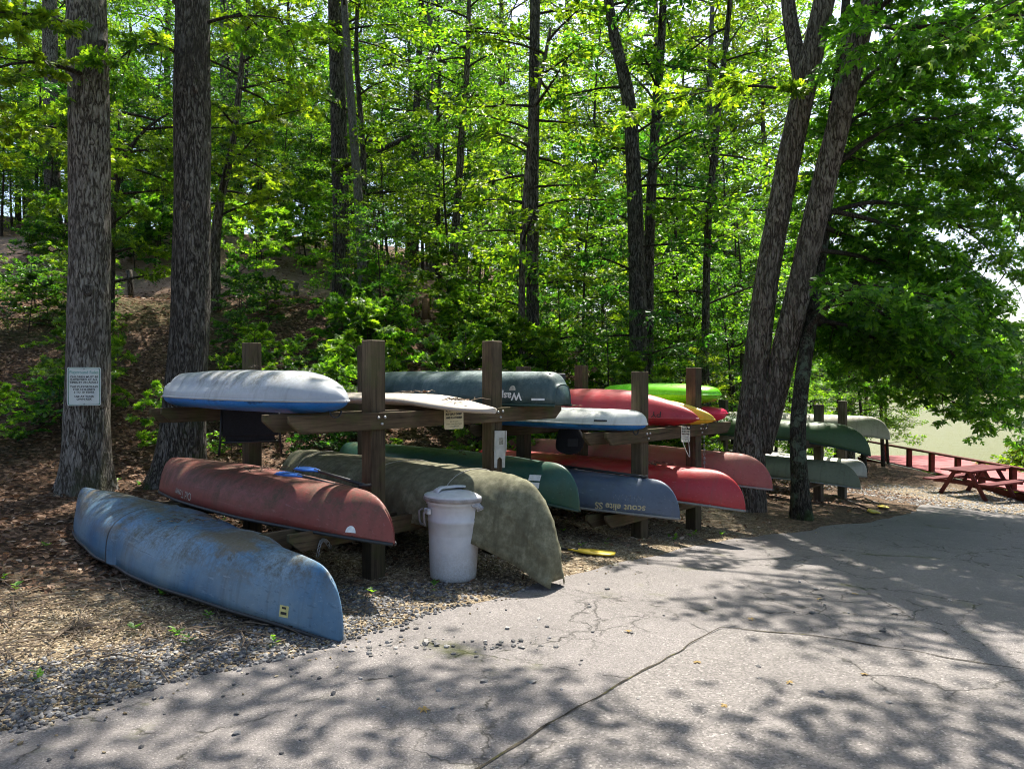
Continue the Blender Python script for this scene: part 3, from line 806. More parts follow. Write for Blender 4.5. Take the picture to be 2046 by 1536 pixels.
# hanging hem below the gunwale
hem = P[:, 0].copy(); hem2 = P[:, -1].copy()
rows = [hem + [0, -0.015, -0.06], ]
drop = 0.05 + 0.10 * vnoise(tx, tx * 0 + 3, 1.6) * (1 - np.abs(tx) / 2.1) 
Lf = P[:, 0] + np.stack([0 * tx, -0.012 + 0 * tx, -drop], -1); Rt = P[:, -1] + np.stack([0 * tx, 0.012 + 0 * tx, -drop], -1)
P = np.concatenate([Lf[:, None], P, Rt[:, None]], 1)
tcov = MB().grid(P).build('tarp', TARP, tr, True)
sol = tcov.modifiers.new('cloth', 'SOLIDIFY'); sol.thickness = 0.006
for k, xx in enumerate((-1.2, 0.2, 1.15)):      # tie-down cords over the tarp
    i = int(np.argmin(abs(tx - xx)))
    pth = P[i, 1:-1] + np.array([0, 0, 0.006]); pth[:, 1] *= 1.01
    MB().tube(pth, 0.004, 5).build('tie_cord', ROPE, tr, True)
tag(tr, 'canoe wrapped in a mildewed olive tarp, its blunt end behind the white bin', 'canoe')

# --- kayaks
def kayak(name, label, near_xy, L, W, D, Dd, z0, hmat, dmat, far_dir=N_DIR, pitch=0.0, roll=0.0, cat='kayak', stern=0.0, rimmat=None, **kw):
    root = boat_root(name, near_xy, far_dir, L, z0, pitch, roll)
    args = dict(stem=0.5, m=2.1, pw=2.6, qw=0.62, nmid=2.3, nend=1.9, rocker=0.05, dent=0.006, ns=64, nc=28); args.update(kw)
    P, x, b, zs, zk = hull_surface(L, W, D, 0.0, 0.0, **args)
    if stern:      # raised twin tracking ridges and a hollow toward the stern
        far = smoothstep(0.45, 0.95, -P[..., 0] / (L / 2))
        P[..., 2] += stern * far * np.exp(-((np.abs(P[..., 1]) - 0.13) / 0.09) ** 2) * (P[..., 2] > 0.02)
        P[..., 2] -= 0.03 * np.exp(-(P[..., 1] / 0.07) ** 2) * (P[..., 2] > 0.10) * (1 - np.abs(P[..., 0]) / (L / 2))
    if stern:
        P[..., 1] -= np.sign(P[..., 1]) * 0.035 * np.exp(-((P[..., 2] - D * .45) / (D * .22)) ** 2) * np.exp(-((P[..., 0] + L * .12) / (L * .26)) ** 2)
        P[..., 2] -= 0.07 * D / .235 * np.exp(-((P[..., 0] + L * .40) / .12) ** 2) * (P[..., 2] > 0.4 * D) * np.exp(-((np.abs(P[..., 1]) - .0) / .5) ** 2)
    h = MB().grid(P).build('hull', hmat, root, True)
    args2 = dict(args); args2.update(stem=0.6, rocker=0.0, nmid=2.6, seed=args.get('seed', 0) + 50)
    Q, *_ = hull_surface(L * 0.992, W * 0.985, Dd, 0.0, 0.0, **args2)
    Q[..., 2] *= -1; Q = Q[:, ::-1]
    Q[..., 2] -= 0.004
    d = MB().grid(Q).build('deck', dmat, root, True)
    rim = []
    for k in (0, -1):
        path = P[:, k].copy()
        MB().tube(path, 0.011, 6).build('rim', rimmat or hmat, root, True)
    # carrying handles at both ends
    for s in (-1, 1):
        c0 = np.array([s * (L / 2 - 0.13), 0, -Dd * 0.55])
        an = np.linspace(0, math.pi, 9)
        pts = np.stack([c0[0] + s * 0.0 + 0 * an, 0.05 * np.cos(an), c0[2] - 0.02 - 0.05 * np.sin(an)], -1)
        MB().tube(pts, 0.007, 6).build('handle', BLACK, root, True)
    return tag(root, label, cat), h, P
M_WHITE = hull_mat('weathered_white_hull', (0.36, 0.38, 0.41), (0.47, 0.49, 0.52), (0.15, 0.14, 0.105), 0.9, 0.06, 0.42, scratch=0.1)
M_WHITE2 = hull_mat('mossy_white_hull', (0.56, 0.56, 0.54), (0.66, 0.66, 0.64), (0.10, 0.11, 0.075), 0.75, 0.05, 0.45, scratch=0.1)
M_BLUEDECK = hull_mat('blue_deck', (0.012, 0.14, 0.46), (0.03, 0.20, 0.55), (0.012, 0.02, 0.04), 0.8, -0.4, 0.4)
k1, k1h, _ = kayak('kayak', 'white and blue kayak lying bottom up at the left end of the first rack', (-1.24, 5.52), 3.1, 0.74, 0.25, 0.10, 1.475, M_WHITE, M_BLUEDECK, stern=0.06, seed=11, stem=0.85, m=1.9, qw=0.72, rocker=0.03)
k2, k2h, _ = kayak('kayak', 'mossy white kayak with blue deck under the red kayak on the second rack', (1.42, 7.82), 2.75, 0.76, 0.155, 0.085, 1.16, M_WHITE2, M_BLUEDECK, stern=0.03, seed=12, stem=0.30, m=2.6, rocker=0.0)
decal(k2h, 'maker_mark', 0.98, 0.035, 0.14, 0.018, BLACK_PRINT, k2)
M_BOARD = hull_mat('weathered_board', (0.42, 0.355, 0.29), (0.54, 0.48, 0.41), (0.22, 0.155, 0.10), 0.7, 0.0, 0.5, streak=False, scratch=0.05)
# paddle board: flat, rounded nose, slight rocker
br = boat_root('paddle_board', (-0.145, 6.21), N_DIR, 3.1, 1.375, 0.0)
t_ = np.linspace(-1, 1, 60); bx = np.sin(t_ * math.pi / 2) * 1.55
bw = 0.36 * np.clip(1 - np.abs(bx / 1.55) ** 2.6, 0, 1) ** 0.6
phi = np.linspace(0, 2 * math.pi, 25)
Pb = np.zeros((60, 25, 3))
for i in range(60):
    th = 0.055 * (1 - 0.55 * abs(bx[i] / 1.55) ** 2)
    zc = 0.055 - 0.075 * smoothstep(0.35, 1.0, bx[i] / 1.55) + 0.02
    Pb[i, :, 0] = bx[i]; Pb[i, :, 1] = bw[i] * np.sign(np.cos(phi)) * np.abs(np.cos(phi)) ** 0.75
    Pb[i, :, 2] = zc + th * np.sign(np.sin(phi)) * np.abs(np.sin(phi)) ** 0.9
MB().grid(Pb[:, ::-1]).build('board', M_BOARD, br, True)
for s in (-0.09, 0, 0.09): MB().box((-1.25, s, 0.145), (0.14, 0.012, 0.10 if s == 0 else 0.05)).build('fin', BLACK, br)
tag(br, 'weathered cream paddle board lying between the two front posts', 'paddle board')

M_GREEN2 = hull_mat('grey_green_hull', (0.012, 0.036, 0.036), (0.035, 0.070, 0.072), (0.30, 0.35, 0.345), 0.85, 0.20, 0.40)
wa, wah, waP = canoe('square_stern_canoe', 'dark green square stern boat bottom up behind the second front post', (0.50, 7.29), 3.3, 0.84, 0.335, 1.385, M_GREEN2, GUN_GREEN, rise=(0.0, 0.08), cat='canoe',
    transom=0.28, stem=0.20, m=2.6, nmid=3.0, nend=1.6, seed=14)
MB().box((1.42, 0.05, 0.275), (0.26, 0.26, 0.075), bev=0.012).build('skid_plate', plain('black_rubber', (0.02, 0.02, 0.024), 0.7), wa)
hull_text(wah, 'Wasp', 1.20, 0.085, 0.105, WHITE_PRINT, wa, 0.0, 1.0, 0.003)
decal(wah, 'maker_mark', 1.22, 0.165, 0.07, 0.05, PALE_PRINT, wa, shape=HALF)
decal(wah, 'registration_plate', 1.49, 0.055, 0.13, 0.02, WHITE_PRINT, wa)

# --- second rack
M_RED2 = hull_mat('bright_red_hull', (0.36, 0.012, 0.018), (0.42, 0.028, 0.034), (0.20, 0.10, 0.07), 0.55, 0.22, 0.30)
M_PINK = hull_mat('faded_red_hull', (0.27, 0.055, 0.052), (0.36, 0.115, 0.10), (0.24, 0.17, 0.11), 0.6, 0.2, 0.5)
M_BLUE2 = hull_mat('slate_blue_hull', (0.060, 0.080, 0.125), (0.105, 0.135, 0.195), (0.17, 0.18, 0.19), 0.6, 0.26, 0.38)
M_REDK = hull_mat('red_kayak_hull', (0.38, 0.018, 0.032), (0.44, 0.048, 0.06), (0.30, 0.12, 0.10), 0.5, 0.2, 0.35)
M_YEL = hull_mat('yellow_hull', (0.62, 0.46, 0.02), (0.68, 0.55, 0.06), (0.30, 0.22, 0.05), 0.4, 0.2, 0.35)
M_LIME = hull_mat('lime_hull', (0.11, 0.52, 0.012), (0.17, 0.62, 0.02), (0.25, 0.40, 0.02), 0.4, 0.05, 0.25, streak=False, scratch=0.05)
M_CRIM = hull_mat('crimson_hull', (0.52, 0.015, 0.055), (0.60, 0.03, 0.08), (0.30, 0.02, 0.04), 0.3, 0.1, 0.28, streak=False, scratch=0.05)
sc_, sch, _ = canoe('canoe', 'slate blue canoe with upside-down cream lettering near its end', (1.70, 7.515), 4.6, 0.80, 0.345, 0.255, M_BLUE2, GUN_PALE, rise=(0.03, 0.05), stem=0.30, m=2.2, seed=21)
hull_text(sch, 'scout elite SS', 1.72, 0.045, 0.095, CREAM_PRINT, sc_, 0.0, 1.05, 0.002)
hull_text(sch, 'NITUN', 1.80, 0.15, 0.09, plain('worn_print', (.17, .19, .22), .7, 0, .5, 40), sc_, 0.0, 1.15, -0.002)
r2, r2h, _ = canoe('canoe', 'bright red canoe reaching furthest toward the drive from the second rack', (2.575, 8.18), 4.4, 0.92, 0.345, 0.265, M_RED2, GUN_PALE, rise=(0.08, 0.08), stem=0.42, m=2.2, seed=22)
pk, pkh, _ = canoe('canoe', 'faded pinkish red canoe between the red canoe and the forked tree', (3.20, 9.10), 4.6, 0.78, 0.36, 0.34, M_PINK, GUN_PALE, rise=(0.06, 0.06), stem=0.45, m=2.2, seed=23)
rk, rkh, _ = kayak('kayak', 'large red kayak bottom up with dark lettering, high on the second rack', (2.16, 8.55), 3.2, 0.66, 0.33, 0.10, 1.175, M_REDK, M_RED2, qw=0.85, pw=2.0, stem=1.05, m=1.7, nmid=2.2, nend=1.6, seed=24, rocker=0.06)
hull_text(rkh, 'PY 007 YJ', 0.98, 0.05, 0.10, BLACK_PRINT, rk, 0.0, 1.1)
yk, ykh, _ = kayak('kayak', 'yellow kayak whose pointed end shows beside the large red kayak', (2.42, 8.82), 2.7, 0.34, 0.24, 0.08, 1.15, M_YEL, M_YEL, qw=0.85, pw=2.0, stem=0.8, m=1.8, seed=25, far_dir=(-0.70, 0.71))
ck, ckh, _ = kayak('kayak', 'small crimson kayak under the lime one on the second rack', (2.74, 9.52), 2.1, 0.52, 0.12, 0.12, 1.19, M_CRIM, M_CRIM, stem=0.16, m=3.0, qw=0.35, pw=4, seed=26, far_dir=(-0.72, 0.70))
lk, lkh, _ = kayak('kayak', 'small lime green kayak stacked on the crimson one', (2.66, 9.55), 1.8, 0.56, 0.15, 0.12, 1.43, M_LIME, M_LIME, stem=0.18, m=3.0, qw=0.35, pw=4, seed=27, far_dir=(-0.72, 0.70))

# --- third rack
M_GREEN3 = hull_mat('green_canoe_hull', (0.045, 0.095, 0.035), (0.075, 0.14, 0.055), (0.14, 0.15, 0.08), 0.5, 0.2, 0.45)
M_TAN = hull_mat('dull_aluminium_hull', (0.38, 0.36, 0.29), (0.54, 0.52, 0.45), (0.15, 0.13, 0.09), 0.6, 0.12, 0.5)
M_OLIVE = hull_mat('olive_hull', (0.17, 0.18, 0.115), (0.25, 0.26, 0.175), (0.10, 0.095, 0.06), 0.6, 0.2, 0.5)
M_ALU = hull_mat('bare_aluminium_hull', (0.36, 0.36, 0.33), (0.52, 0.52, 0.48), (0.16, 0.15, 0.11), 0.6, 0.15, 0.4, metal=0.25)
canoe('canoe', 'green canoe on the upper beam of the grey rack beyond the forked tree', (6.27, 12.94), 4.9, 0.78, 0.33, 0.545, M_GREEN3, GUN_GREEN, rise=(0.2, 0.15), stem=0.6, m=2.0, seed=31, pitch=0.02)
canoe('canoe', 'dull tan aluminium canoe, highest and nearest the lake on the grey rack', (7.52, 14.74), 4.9, 0.78, 0.34, 0.535, M_TAN, GUN_GREY, rise=(0.1, 0.1), stem=0.42, m=2.2, seed=32)
canoe('canoe', 'olive canoe low on the grey rack behind the lichen covered trunk', (6.15, 13.06), 5.0, 0.78, 0.35, -0.20, M_OLIVE, GUN_GREY, rise=(0.1, 0.1), stem=0.45, m=2.1, seed=33)
canoe('canoe', 'pale aluminium canoe with ragged bleached end, low between the grey rack posts', (6.72, 14.02), 4.6, 0.85, 0.30, -0.20, M_ALU, GUN_PALE, rise=(0.02, 0.05), stem=0.25, m=3.0, seed=34)

# ------------------------------------------------------------------ foliage tools
OV = (np.array([(0, 0, 0), (-.27, .33, .05), (-.20, .70, .03), (0, 1, -.05), (.20, .70, .03), (.27, .33, .05)]), np.array([(0, 3, 2, 1), (0, 5, 4, 3)]))
def _maple():
    c = np.array([0, .36, 0.0]); pts = [c]
    notch = [(-150, .34), (-78, .24), (-27, .27), (27, .27), (78, .24), (150, .34)]
    tip = [(-108, .46), (-50, .62), (0, .66), (50, .62), (108, .46)]
    for a, r in notch: pts.append(c + np.array([math.sin(R(a)) * r, math.cos(R(a)) * r, 0.03]))
    for a, r in tip: pts.append(c + np.array([math.sin(R(a)) * r, math.cos(R(a)) * r, -0.06]))
    return np.array(pts), np.array([(0, 1 + i + 1, 7 + i, 1 + i) for i in range(5)])
MAPLE = _maple()
LOBED = (np.array([(0, .0, 0), (-.26, .28, .03), (-.47, .56, -.04), (-.22, .64, .03), (0, 1, -.05), (.22, .64, .03), (.47, .56, -.04), (.26, .28, .03), (0, .38, .0)]), np.array([(0, 8, 2, 1), (8, 5, 4, 3), (0, 7, 6, 8)]))
def cross(a, b):
    a, b = np.asarray(a, float), np.asarray(b, float)
    return np.stack([a[..., 1] * b[..., 2] - a[..., 2] * b[..., 1], a[..., 2] * b[..., 0] - a[..., 0] * b[..., 2], a[..., 0] * b[..., 1] - a[..., 1] * b[..., 0]], -1)
def unit(v): return v / (np.linalg.norm(v, axis=-1, keepdims=True) + 1e-9)
class Leaves:
    def __init__(s): s.p, s.a, s.n, s.s = [], [], [], []
    def add(s, p, a, n, sz): s.p.append(np.atleast_2d(p)); s.a.append(np.atleast_2d(a)); s.n.append(np.atleast_2d(n)); s.s.append(np.atleast_1d(sz))
    def mesh(s, name, tpl, m):
        p, a, n, sz = np.concatenate(s.p), unit(np.concatenate(s.a)), np.concatenate(s.n), np.concatenate(s.s)
        n = unit(n - a * (n * a).sum(-1, keepdims=True)); sd = cross(a, n)
        T, F = tpl
        V = p[:, None] + sz[:, None, None] * (T[None, :, 0, None] * sd[:, None] + T[None, :, 1, None] * a[:, None] + T[None, :, 2, None] * n[:, None])
        FF = (F[None] + (np.arange(len(p)) * len(T))[:, None, None]).reshape(-1, F.shape[1])
        return fast_mesh(name, V.reshape(-1, 3), FF, m)
    def count(s): return sum(len(q) for q in s.p)

def twig_leaves(L, rng, p0, d, length, up, size, spacing, droop=0.2, tilt=0.6, start=0.1):
    """leaves set alternately along a twig, lying roughly in the plane of its spray"""
    k = max(3, int(length * (1 - start) / spacing))
    t = start + (1 - start) * (np.arange(k) + rng.random(k) * 0.6) / k
    d = np.array(d); side = cross(d, up); side /= np.linalg.norm(side) + 1e-9
    sg = np.where(np.arange(k) % 2 == 0, 1.0, -1.0)
    pos = np.array(p0) + d * (t * length)[:, None] + np.array([0, 0, -1.0]) * (droop * length * t ** 2)[:, None]
    ax = d * (0.45 + 0.4 * t)[:, None] + side * (sg * (0.9 - 0.3 * t))[:, None] + rng.normal(0, 0.22, (k, 3))
    ax[:, 2] -= 0.18
    nn = np.array(up) + rng.normal(0, tilt, (k, 3))
    L.add(pos + side * (sg * 0.012)[:, None], ax, nn, size * rng.uniform(0.7, 1.2, k))

def branch(L, wood, rng, p0, d0, length, r0, leaf, spacing, nsub=6, droop=0.35, sub_len=0.42, tilt=0.6, bare=0.25, seg=5):
    """an arching limb with flat side sprays of leaves"""
    k = 7
    d = np.array(d0, float) / np.linalg.norm(d0); p = np.array(p0, float); pts = [p]
    for i in range(k - 1):
        d = d + np.array([0, 0, -droop / k]) + rng.normal(0, 0.05, 3); d /= np.linalg.norm(d)
        p = p + d * length / (k - 1); pts.append(p)
    pts = np.array(pts)
    if wood is not None: wood.tube(pts, np.linspace(r0, r0 * 0.18, k), seg, cap=False)
    T = unit(np.gradient(pts, axis=0))
    ts = bare + (1 - bare) * (np.arange(nsub) + 0.5 * rng.random(nsub)) / nsub
    for j, t in enumerate(ts):
        f = t * (k - 1); i = min(int(f), k - 2); q = pts[i] + (pts[i + 1] - pts[i]) * (f - i)
        tg = T[i]; hs = cross(tg, [0, 0, 1.0]); hs /= np.linalg.norm(hs) + 1e-9
        s = 1 if j % 2 else -1
        sd = unit(tg * 0.62 + hs * s * 0.75 + np.array([0, 0, rng.normal(0.05, 0.34)]))
        sl = length * sub_len * (1.15 - 0.65 * t) * rng.uniform(0.7, 1.2)
        up = unit(np.array([0, 0, 1.0]) + rng.normal(0, 0.42, 3))
        if wood is not None and r0 > 0.012:
            e = q + sd * sl; e[2] -= 0.15 * sl
            wood.tube(np.array([q, (q + e) / 2 + [0, 0, 0.02], e]), [r0 * 0.32, r0 * 0.2, r0 * 0.08], 3, cap=False)
        twig_leaves(L, rng, q, sd, sl, up, leaf, spacing, tilt=tilt)
        for b in (0.3, 0.55, 0.8):      # side twiglets
            for s2 in (-1, 1):
                d2 = unit(sd * 0.6 + cross(sd, up) * s2 * 0.8 + rng.normal(0, 0.08, 3))
                twig_leaves(L, rng, q + sd * sl * b, d2, sl * 0.42 * (1.1 - b * 0.5), up, leaf, spacing, tilt=tilt)
    twig_leaves(L, rng, pts[-2], T[-1], length * 0.22, np.array([0, 0, 1.0]), leaf, spacing, tilt=tilt)
    return pts

def tree_proto(seed, H, base, rad, nb, r0, leaf, spacing, tpl, lm, bm, lean=0.04, nsub=6, top=0.35, elev=(0.6, 0.1)):
    rng = np.random.default_rng(seed)
    L, wood = Leaves(), MB()
    k = 14
    z = np.linspace(-0.3, H, k)
    ph = rng.random(2) * 6
    path = np.stack([lean * z * math.cos(ph[0]) + 0.06 * np.sin(z * 0.7 + ph[1]) * (z / H) * 2, lean * z * math.sin(ph[0]) + 0.05 * np.sin(z * 0.9 + ph[0]) * (z / H) * 2, z], -1)
    wood.tube(path, r0 * np.clip(1.15 - 0.95 * (z / H), 0.08, 1.2), 9)
    for i in range(nb):
        f = (i + rng.random()) / nb; hz = base + (H - base) * f
        az = i * 2.399 + rng.normal(0, 0.3)
        ln = rad * (math.sin(math.pi * (0.18 + 0.82 * f) ** 0.8) * 0.8 + 0.25 + top * f * 0.3) * rng.uniform(0.7, 1.15)
        el = elev[1] + (elev[0] - elev[1]) * f
        p = np.array([np.interp(hz, z, path[:, 0]), np.interp(hz, z, path[:, 1]), hz])
        branch(L, wood, rng, p, (math.cos(az) * math.cos(el), math.sin(az) * math.cos(el), math.sin(el)), ln, max(0.012, r0 * 0.3 * (1 - 0.5 * f)), leaf, spacing, nsub=nsub)
    return wood.mesh('trunk', bm, True), L.mesh('crown', tpl, lm), L.count()

def plant_tree(name, proto, x, y, scale, rz, label, group=None, cat='tree', sz=1.0, tilt=(0, 0), dz=0.0):
    root = empty(name, (x, y, hg(x, y) + dz), rz)
    root.rotation_euler = (tilt[0], tilt[1], rz)
    root.scale = (scale, scale, scale * sz)
    link('trunk', proto[0], root); link('crown', proto[1], root)
    return tag(root, label, cat, group)

SAP = [tree_proto(101, 8.5, 1.4, 2.3, 30, 0.075, 0.088, 0.044, OV, LEAF_A, BARK_THIN),
       tree_proto(102, 7.0, 1.0, 2.2, 26, 0.060, 0.095, 0.046, LOBED, LEAF_C, BARK_THIN),
       tree_proto(103, 9.5, 1.8, 2.4, 32, 0.085, 0.084, 0.043, OV, LEAF_B, BARK_THIN),
       tree_proto(104, 6.0, 0.8, 2.0, 22, 0.050, 0.110, 0.055, LOBED, LEAF_A, BARK_THIN),
       tree_proto(105, 8.0, 1.8, 2.5, 24, 0.070, 0.080, 0.042, OV, LEAF_A, BARK_THIN)]
BUSH = [tree_proto(131, 4.4, 0.75, 1.7, 20, 0.035, 0.088, 0.044, OV, LEAF_A, BARK_THIN, 0.06, 6),
        tree_proto(132, 3.8, 0.55, 1.6, 18, 0.030, 0.098, 0.047, LOBED, LEAF_C, BARK_THIN, 0.08, 6),
        tree_proto(133, 5.0, 1.0, 1.8, 22, 0.040, 0.080, 0.042, OV, LEAF_B, BARK_THIN, 0.05, 6),
        tree_proto(134, 4.2, 0.70, 1.6, 18, 0.032, 0.100, 0.052, LOBED, LEAF_B, BARK_THIN, 0.08, 6)]
TALL = [tree_proto(111, 19.0, 4.0, 4.3, 44, 0.20, 0.16, 0.080, OV, LEAF_A, BARK_BROWN, 0.02, 8),
        tree_proto(112, 21.0, 5.5, 4.0, 40, 0.22, 0.16, 0.080, OV, LEAF_C, BARK_PALE, 0.015, 8)]
SHRUB = [tree_proto(121, 1.25, 0.15, 0.85, 13, 0.014, 0.10, 0.055, OV, LEAF_B, BARK_THIN, 0.1, 4),
         tree_proto(122, 0.95, 0.08, 0.75, 11, 0.012, 0.085, 0.050, OV, LEAF_A, BARK_THIN, 0.15, 4),
         tree_proto(123, 1.6, 0.3, 0.9, 14, 0.016, 0.12, 0.060, MAPLE, LEAF_A, BARK_THIN, 0.1, 4)]
SHOREP = tree_proto(124, 1.1, 0.1, 0.8, 16, 0.012, 0.10, 0.045, OV, LEAF_C, BARK_THIN, 0.12, 4)
print('leaves per proto', [p[2] for p in SAP + TALL + SHRUB])

# ------------------------------------------------------------------ named trees
def smooth_path(pts, step):
    pts = np.asarray(pts, float)
    t = np.concatenate([[0], np.cumsum(np.linalg.norm(np.diff(pts, axis=0), axis=1))])
    n = max(6, int(t[-1] / step)); s = np.linspace(0, t[-1], n)
    out = np.stack([np.interp(s, t, pts[:, i]) for i in range(3)], -1)
    for _ in range(int(1.2 / step)):
        out[1:-1] = (out[:-2] + 2 * out[1:-1] + out[2:]) / 4
    return out, s
def trunk_part(root, pts, radii, bark, seg=28, step=0.12, lump=0.05, flare=0.0, seed=0, name='trunk'):
    """a stem with uneven girth and flaring roots, in the tree's own coordinates"""
    rl = np.array(root.location)
    path, s = smooth_path(np.asarray(pts) - rl, step)
    tp = np.concatenate([[0], np.cumsum(np.linalg.norm(np.diff(np.asarray(pts), axis=0), axis=1))])
    r = np.interp(s, tp if len(tp) == len(radii) else np.linspace(0, s[-1], len(radii)), radii)
    an = np.linspace(0, 2 * math.pi, seg, endpoint=False)
    lp = np.ones((len(s), seg))
    for i, z in enumerate(s):
        lp[i] += (vnoise(np.cos(an) * 1.3 + seed * 3.1, np.sin(an) * 1.3 + z * 0.9, 1.0) - 0.5) * 2 * lump + (vnoise(np.cos(an) * 5 + seed, np.sin(an) * 5 + z * 2.5, 1.0) - 0.5) * lump
        if flare:
            lobes = 0.55 + 0.45 * np.cos(an * 5 + seed) * np.cos(an * 3 + 1.3 * seed)
            lp[i] += flare * math.exp(-z / 0.28) * lobes
    return MB().tube(path, r, seg, True, lp).build(name, bark, root, True)

def base_pt(u, v=None, d=None):
    if d is None: p = ground_px(u, v)
    else: p = np.array([(u - UC) / FPX * d, d])
    return np.array([p[0], p[1], hg(p[0], p[1])])

def named_tree(name, label, b, sink=0.25):
    root = empty(name, tuple(b)); tag(root, label, 'tree'); return root

b1 = base_pt(170, d=9.0)
T1 = named_tree('oak_tree', 'thick grey trunk at the far left carrying the white playground sign', b1)
trunk_part(T1, [b1 - [0, 0, .3], at(174, 800, 9.0), at(182, 500, 9.05), at(181, 200, 9.1), at(176, 0, 9.15), at(172, -400, 9.3), at(180, -900, 9.6)], [.27, .25, .232, .226, .218, .2, .15], BARK_GREY, 40, flare=1.3, lump=.05, seed=2)
b2 = base_pt(352, d=9.5)
T2 = named_tree('oak_tree', 'dark furrowed trunk with mossy foot just behind the far end of the red canoe', b2)
trunk_part(T2, [b2 - [0, 0, .3], at(366, 850, 9.5), at(381, 650, 9.5), at(386, 400, 9.5), at(387, 100, 9.55), at(386, -300, 9.7), at(395, -900, 9.9)], [.30, .26, .230, .222, .215, .2, .14], BARK_DARK, 40, flare=1.3, lump=.055, seed=5)
b3 = base_pt(1490, d=11.3)
T3 = named_tree('forked_tree', 'twin stemmed leaning tree rising between the second and the grey rack', b3)
trunk_part(T3, [b3 - [0, 0, .3], at(1497, 900, 11.3), at(1505, 780, 11.3), at(1530, 560, 11.25), at(1572, 330, 11.2), at(1612, 150, 11.1), at(1650, -20, 11.0), at(1720, -420, 10.8), at(1760, -800, 10.6)], [.32, .25, .19, .178, .172, .166, .155, .13, .09], BARK_BROWN, 30, flare=.25, seed=7)
trunk_part(T3, [at(1515, 900, 11.3), at(1546, 790, 11.25), at(1590, 600, 11.1), at(1632, 420, 11.0), at(1674, 250, 10.9), at(1700, 130, 10.8), at(1742, -40, 10.7), at(1850, -500, 10.4)], [.20, .19, .182, .178, .17, .16, .14, .10], BARK_BROWN, 30, seed=9)
trunk_part(T3, [at(1606, 190, 11.15), at(1588, 110, 11.3), at(1572, 20, 11.5), at(1560, -150, 11.8)], [.13, .12, .105, .09], BARK_BROWN, 18, seed=4, name='limb')
trunk_part(T3, [at(1700, 140, 10.8), at(1728, 40, 11.0), at(1765, -60, 11.2), at(1840, -250, 11.5)], [.13, .12, .11, .08], BARK_BROWN, 18, seed=6, name='limb')
b4 = base_pt(1603, 1036)
T4 = named_tree('maple_tree', 'slim lichen spotted maple leaning over the path in front of the grey rack', b4)
d4 = b4[1]
trunk_part(T4, [b4 - [0, 0, .2], at(1598, 960, d4), at(1592, 860, d4), at(1606, 730, d4 + .3), at(1626, 600, d4 + .6), at(1650, 430, d4 + 1.0), at(1662, 230, d4 + 1.3), at(1684, 60, d4 + 1.5), at(1710, -300, d4 + 1.7)], [.15, .118, .112, .105, .098, .09, .08, .07, .05], BARK_LICHEN, 24, flare=.8, seed=12)

def limb_spray(L, wood, rng, pts, r0, leaf, spacing, every=0.3, sub=0.9, droop=0.3, tpl=None, jitter=0.2):
    """a long limb through given points, side branches with sprays all along"""
    path, s = smooth_path(pts, 0.2)
    wood.tube(path, np.linspace(r0, r0 * 0.2, len(path)), 6, cap=False)
    T = unit(np.gradient(path, axis=0))
    k = 0
    dist = 0.5
    while dist < s[-1]:
        i = int(np.argmin(abs(s - dist))); tg = T[i]
        hs = unit(cross(tg, [0, 0, 1.0])); sg = 1 if k % 2 else -1
        d = unit(tg * rng.uniform(.3, .9) + hs * sg * rng.uniform(.5, 1.0) + np.array([0, 0, rng.normal(-0.05, jitter)]))
        branch(L, wood, rng, path[i], d, sub * rng.uniform(.6, 1.2), r0 * 0.3, leaf, spacing, nsub=5, droop=droop, sub_len=0.5, bare=0.12)
        k += 1; dist += every * rng.uniform(.7, 1.3)
    branch(L, wood, rng, path[-1], T[-1], sub, r0 * 0.2, leaf, spacing, nsub=5, droop=droop, sub_len=0.5, bare=0.0)

def knot(root, p, size, m):
    an = np.linspace(0, 2 * math.pi, 13)[:-1]; rl = np.array(root.location); V = [np.array([0, -size * .16, 0])]; F = []
    for ri, (rr, yy) in enumerate(((.45, -.30), (.8, -.22), (1.0, .15))):
        for k_, a in enumerate(an): V.append(np.array([math.cos(a) * rr * size * .75 * (1 + .15 * math.sin(3 * a)), yy * size, math.sin(a) * rr * size * (1 + .12 * math.cos(2 * a))]))
    F += [(0, 1 + k_, 1 + (k_ + 1) % 12) for k_ in range(12)]
    for ri in range(2): F += [(1 + ri * 12 + k_, 13 + ri * 12 + k_, 13 + ri * 12 + (k_ + 1) % 12, 1 + ri * 12 + (k_ + 1) % 12) for k_ in range(12)]
    MB().add(np.array(V) + (np.array(p) - rl), F).build('knot', m, root, True)
knot(T1, at(176, 580, 8.81), .085, BARK_DARK); knot(T1, at(206, 92, 8.93), .075, BARK_DARK); knot(T2, at(384, 690, 9.27), .045, BARK_BROWN); knot(T2, at(372, 410, 9.28), .07, BARK_BROWN); knot(T2, at(392, 180, 9.33), .055, BARK_BROWN)
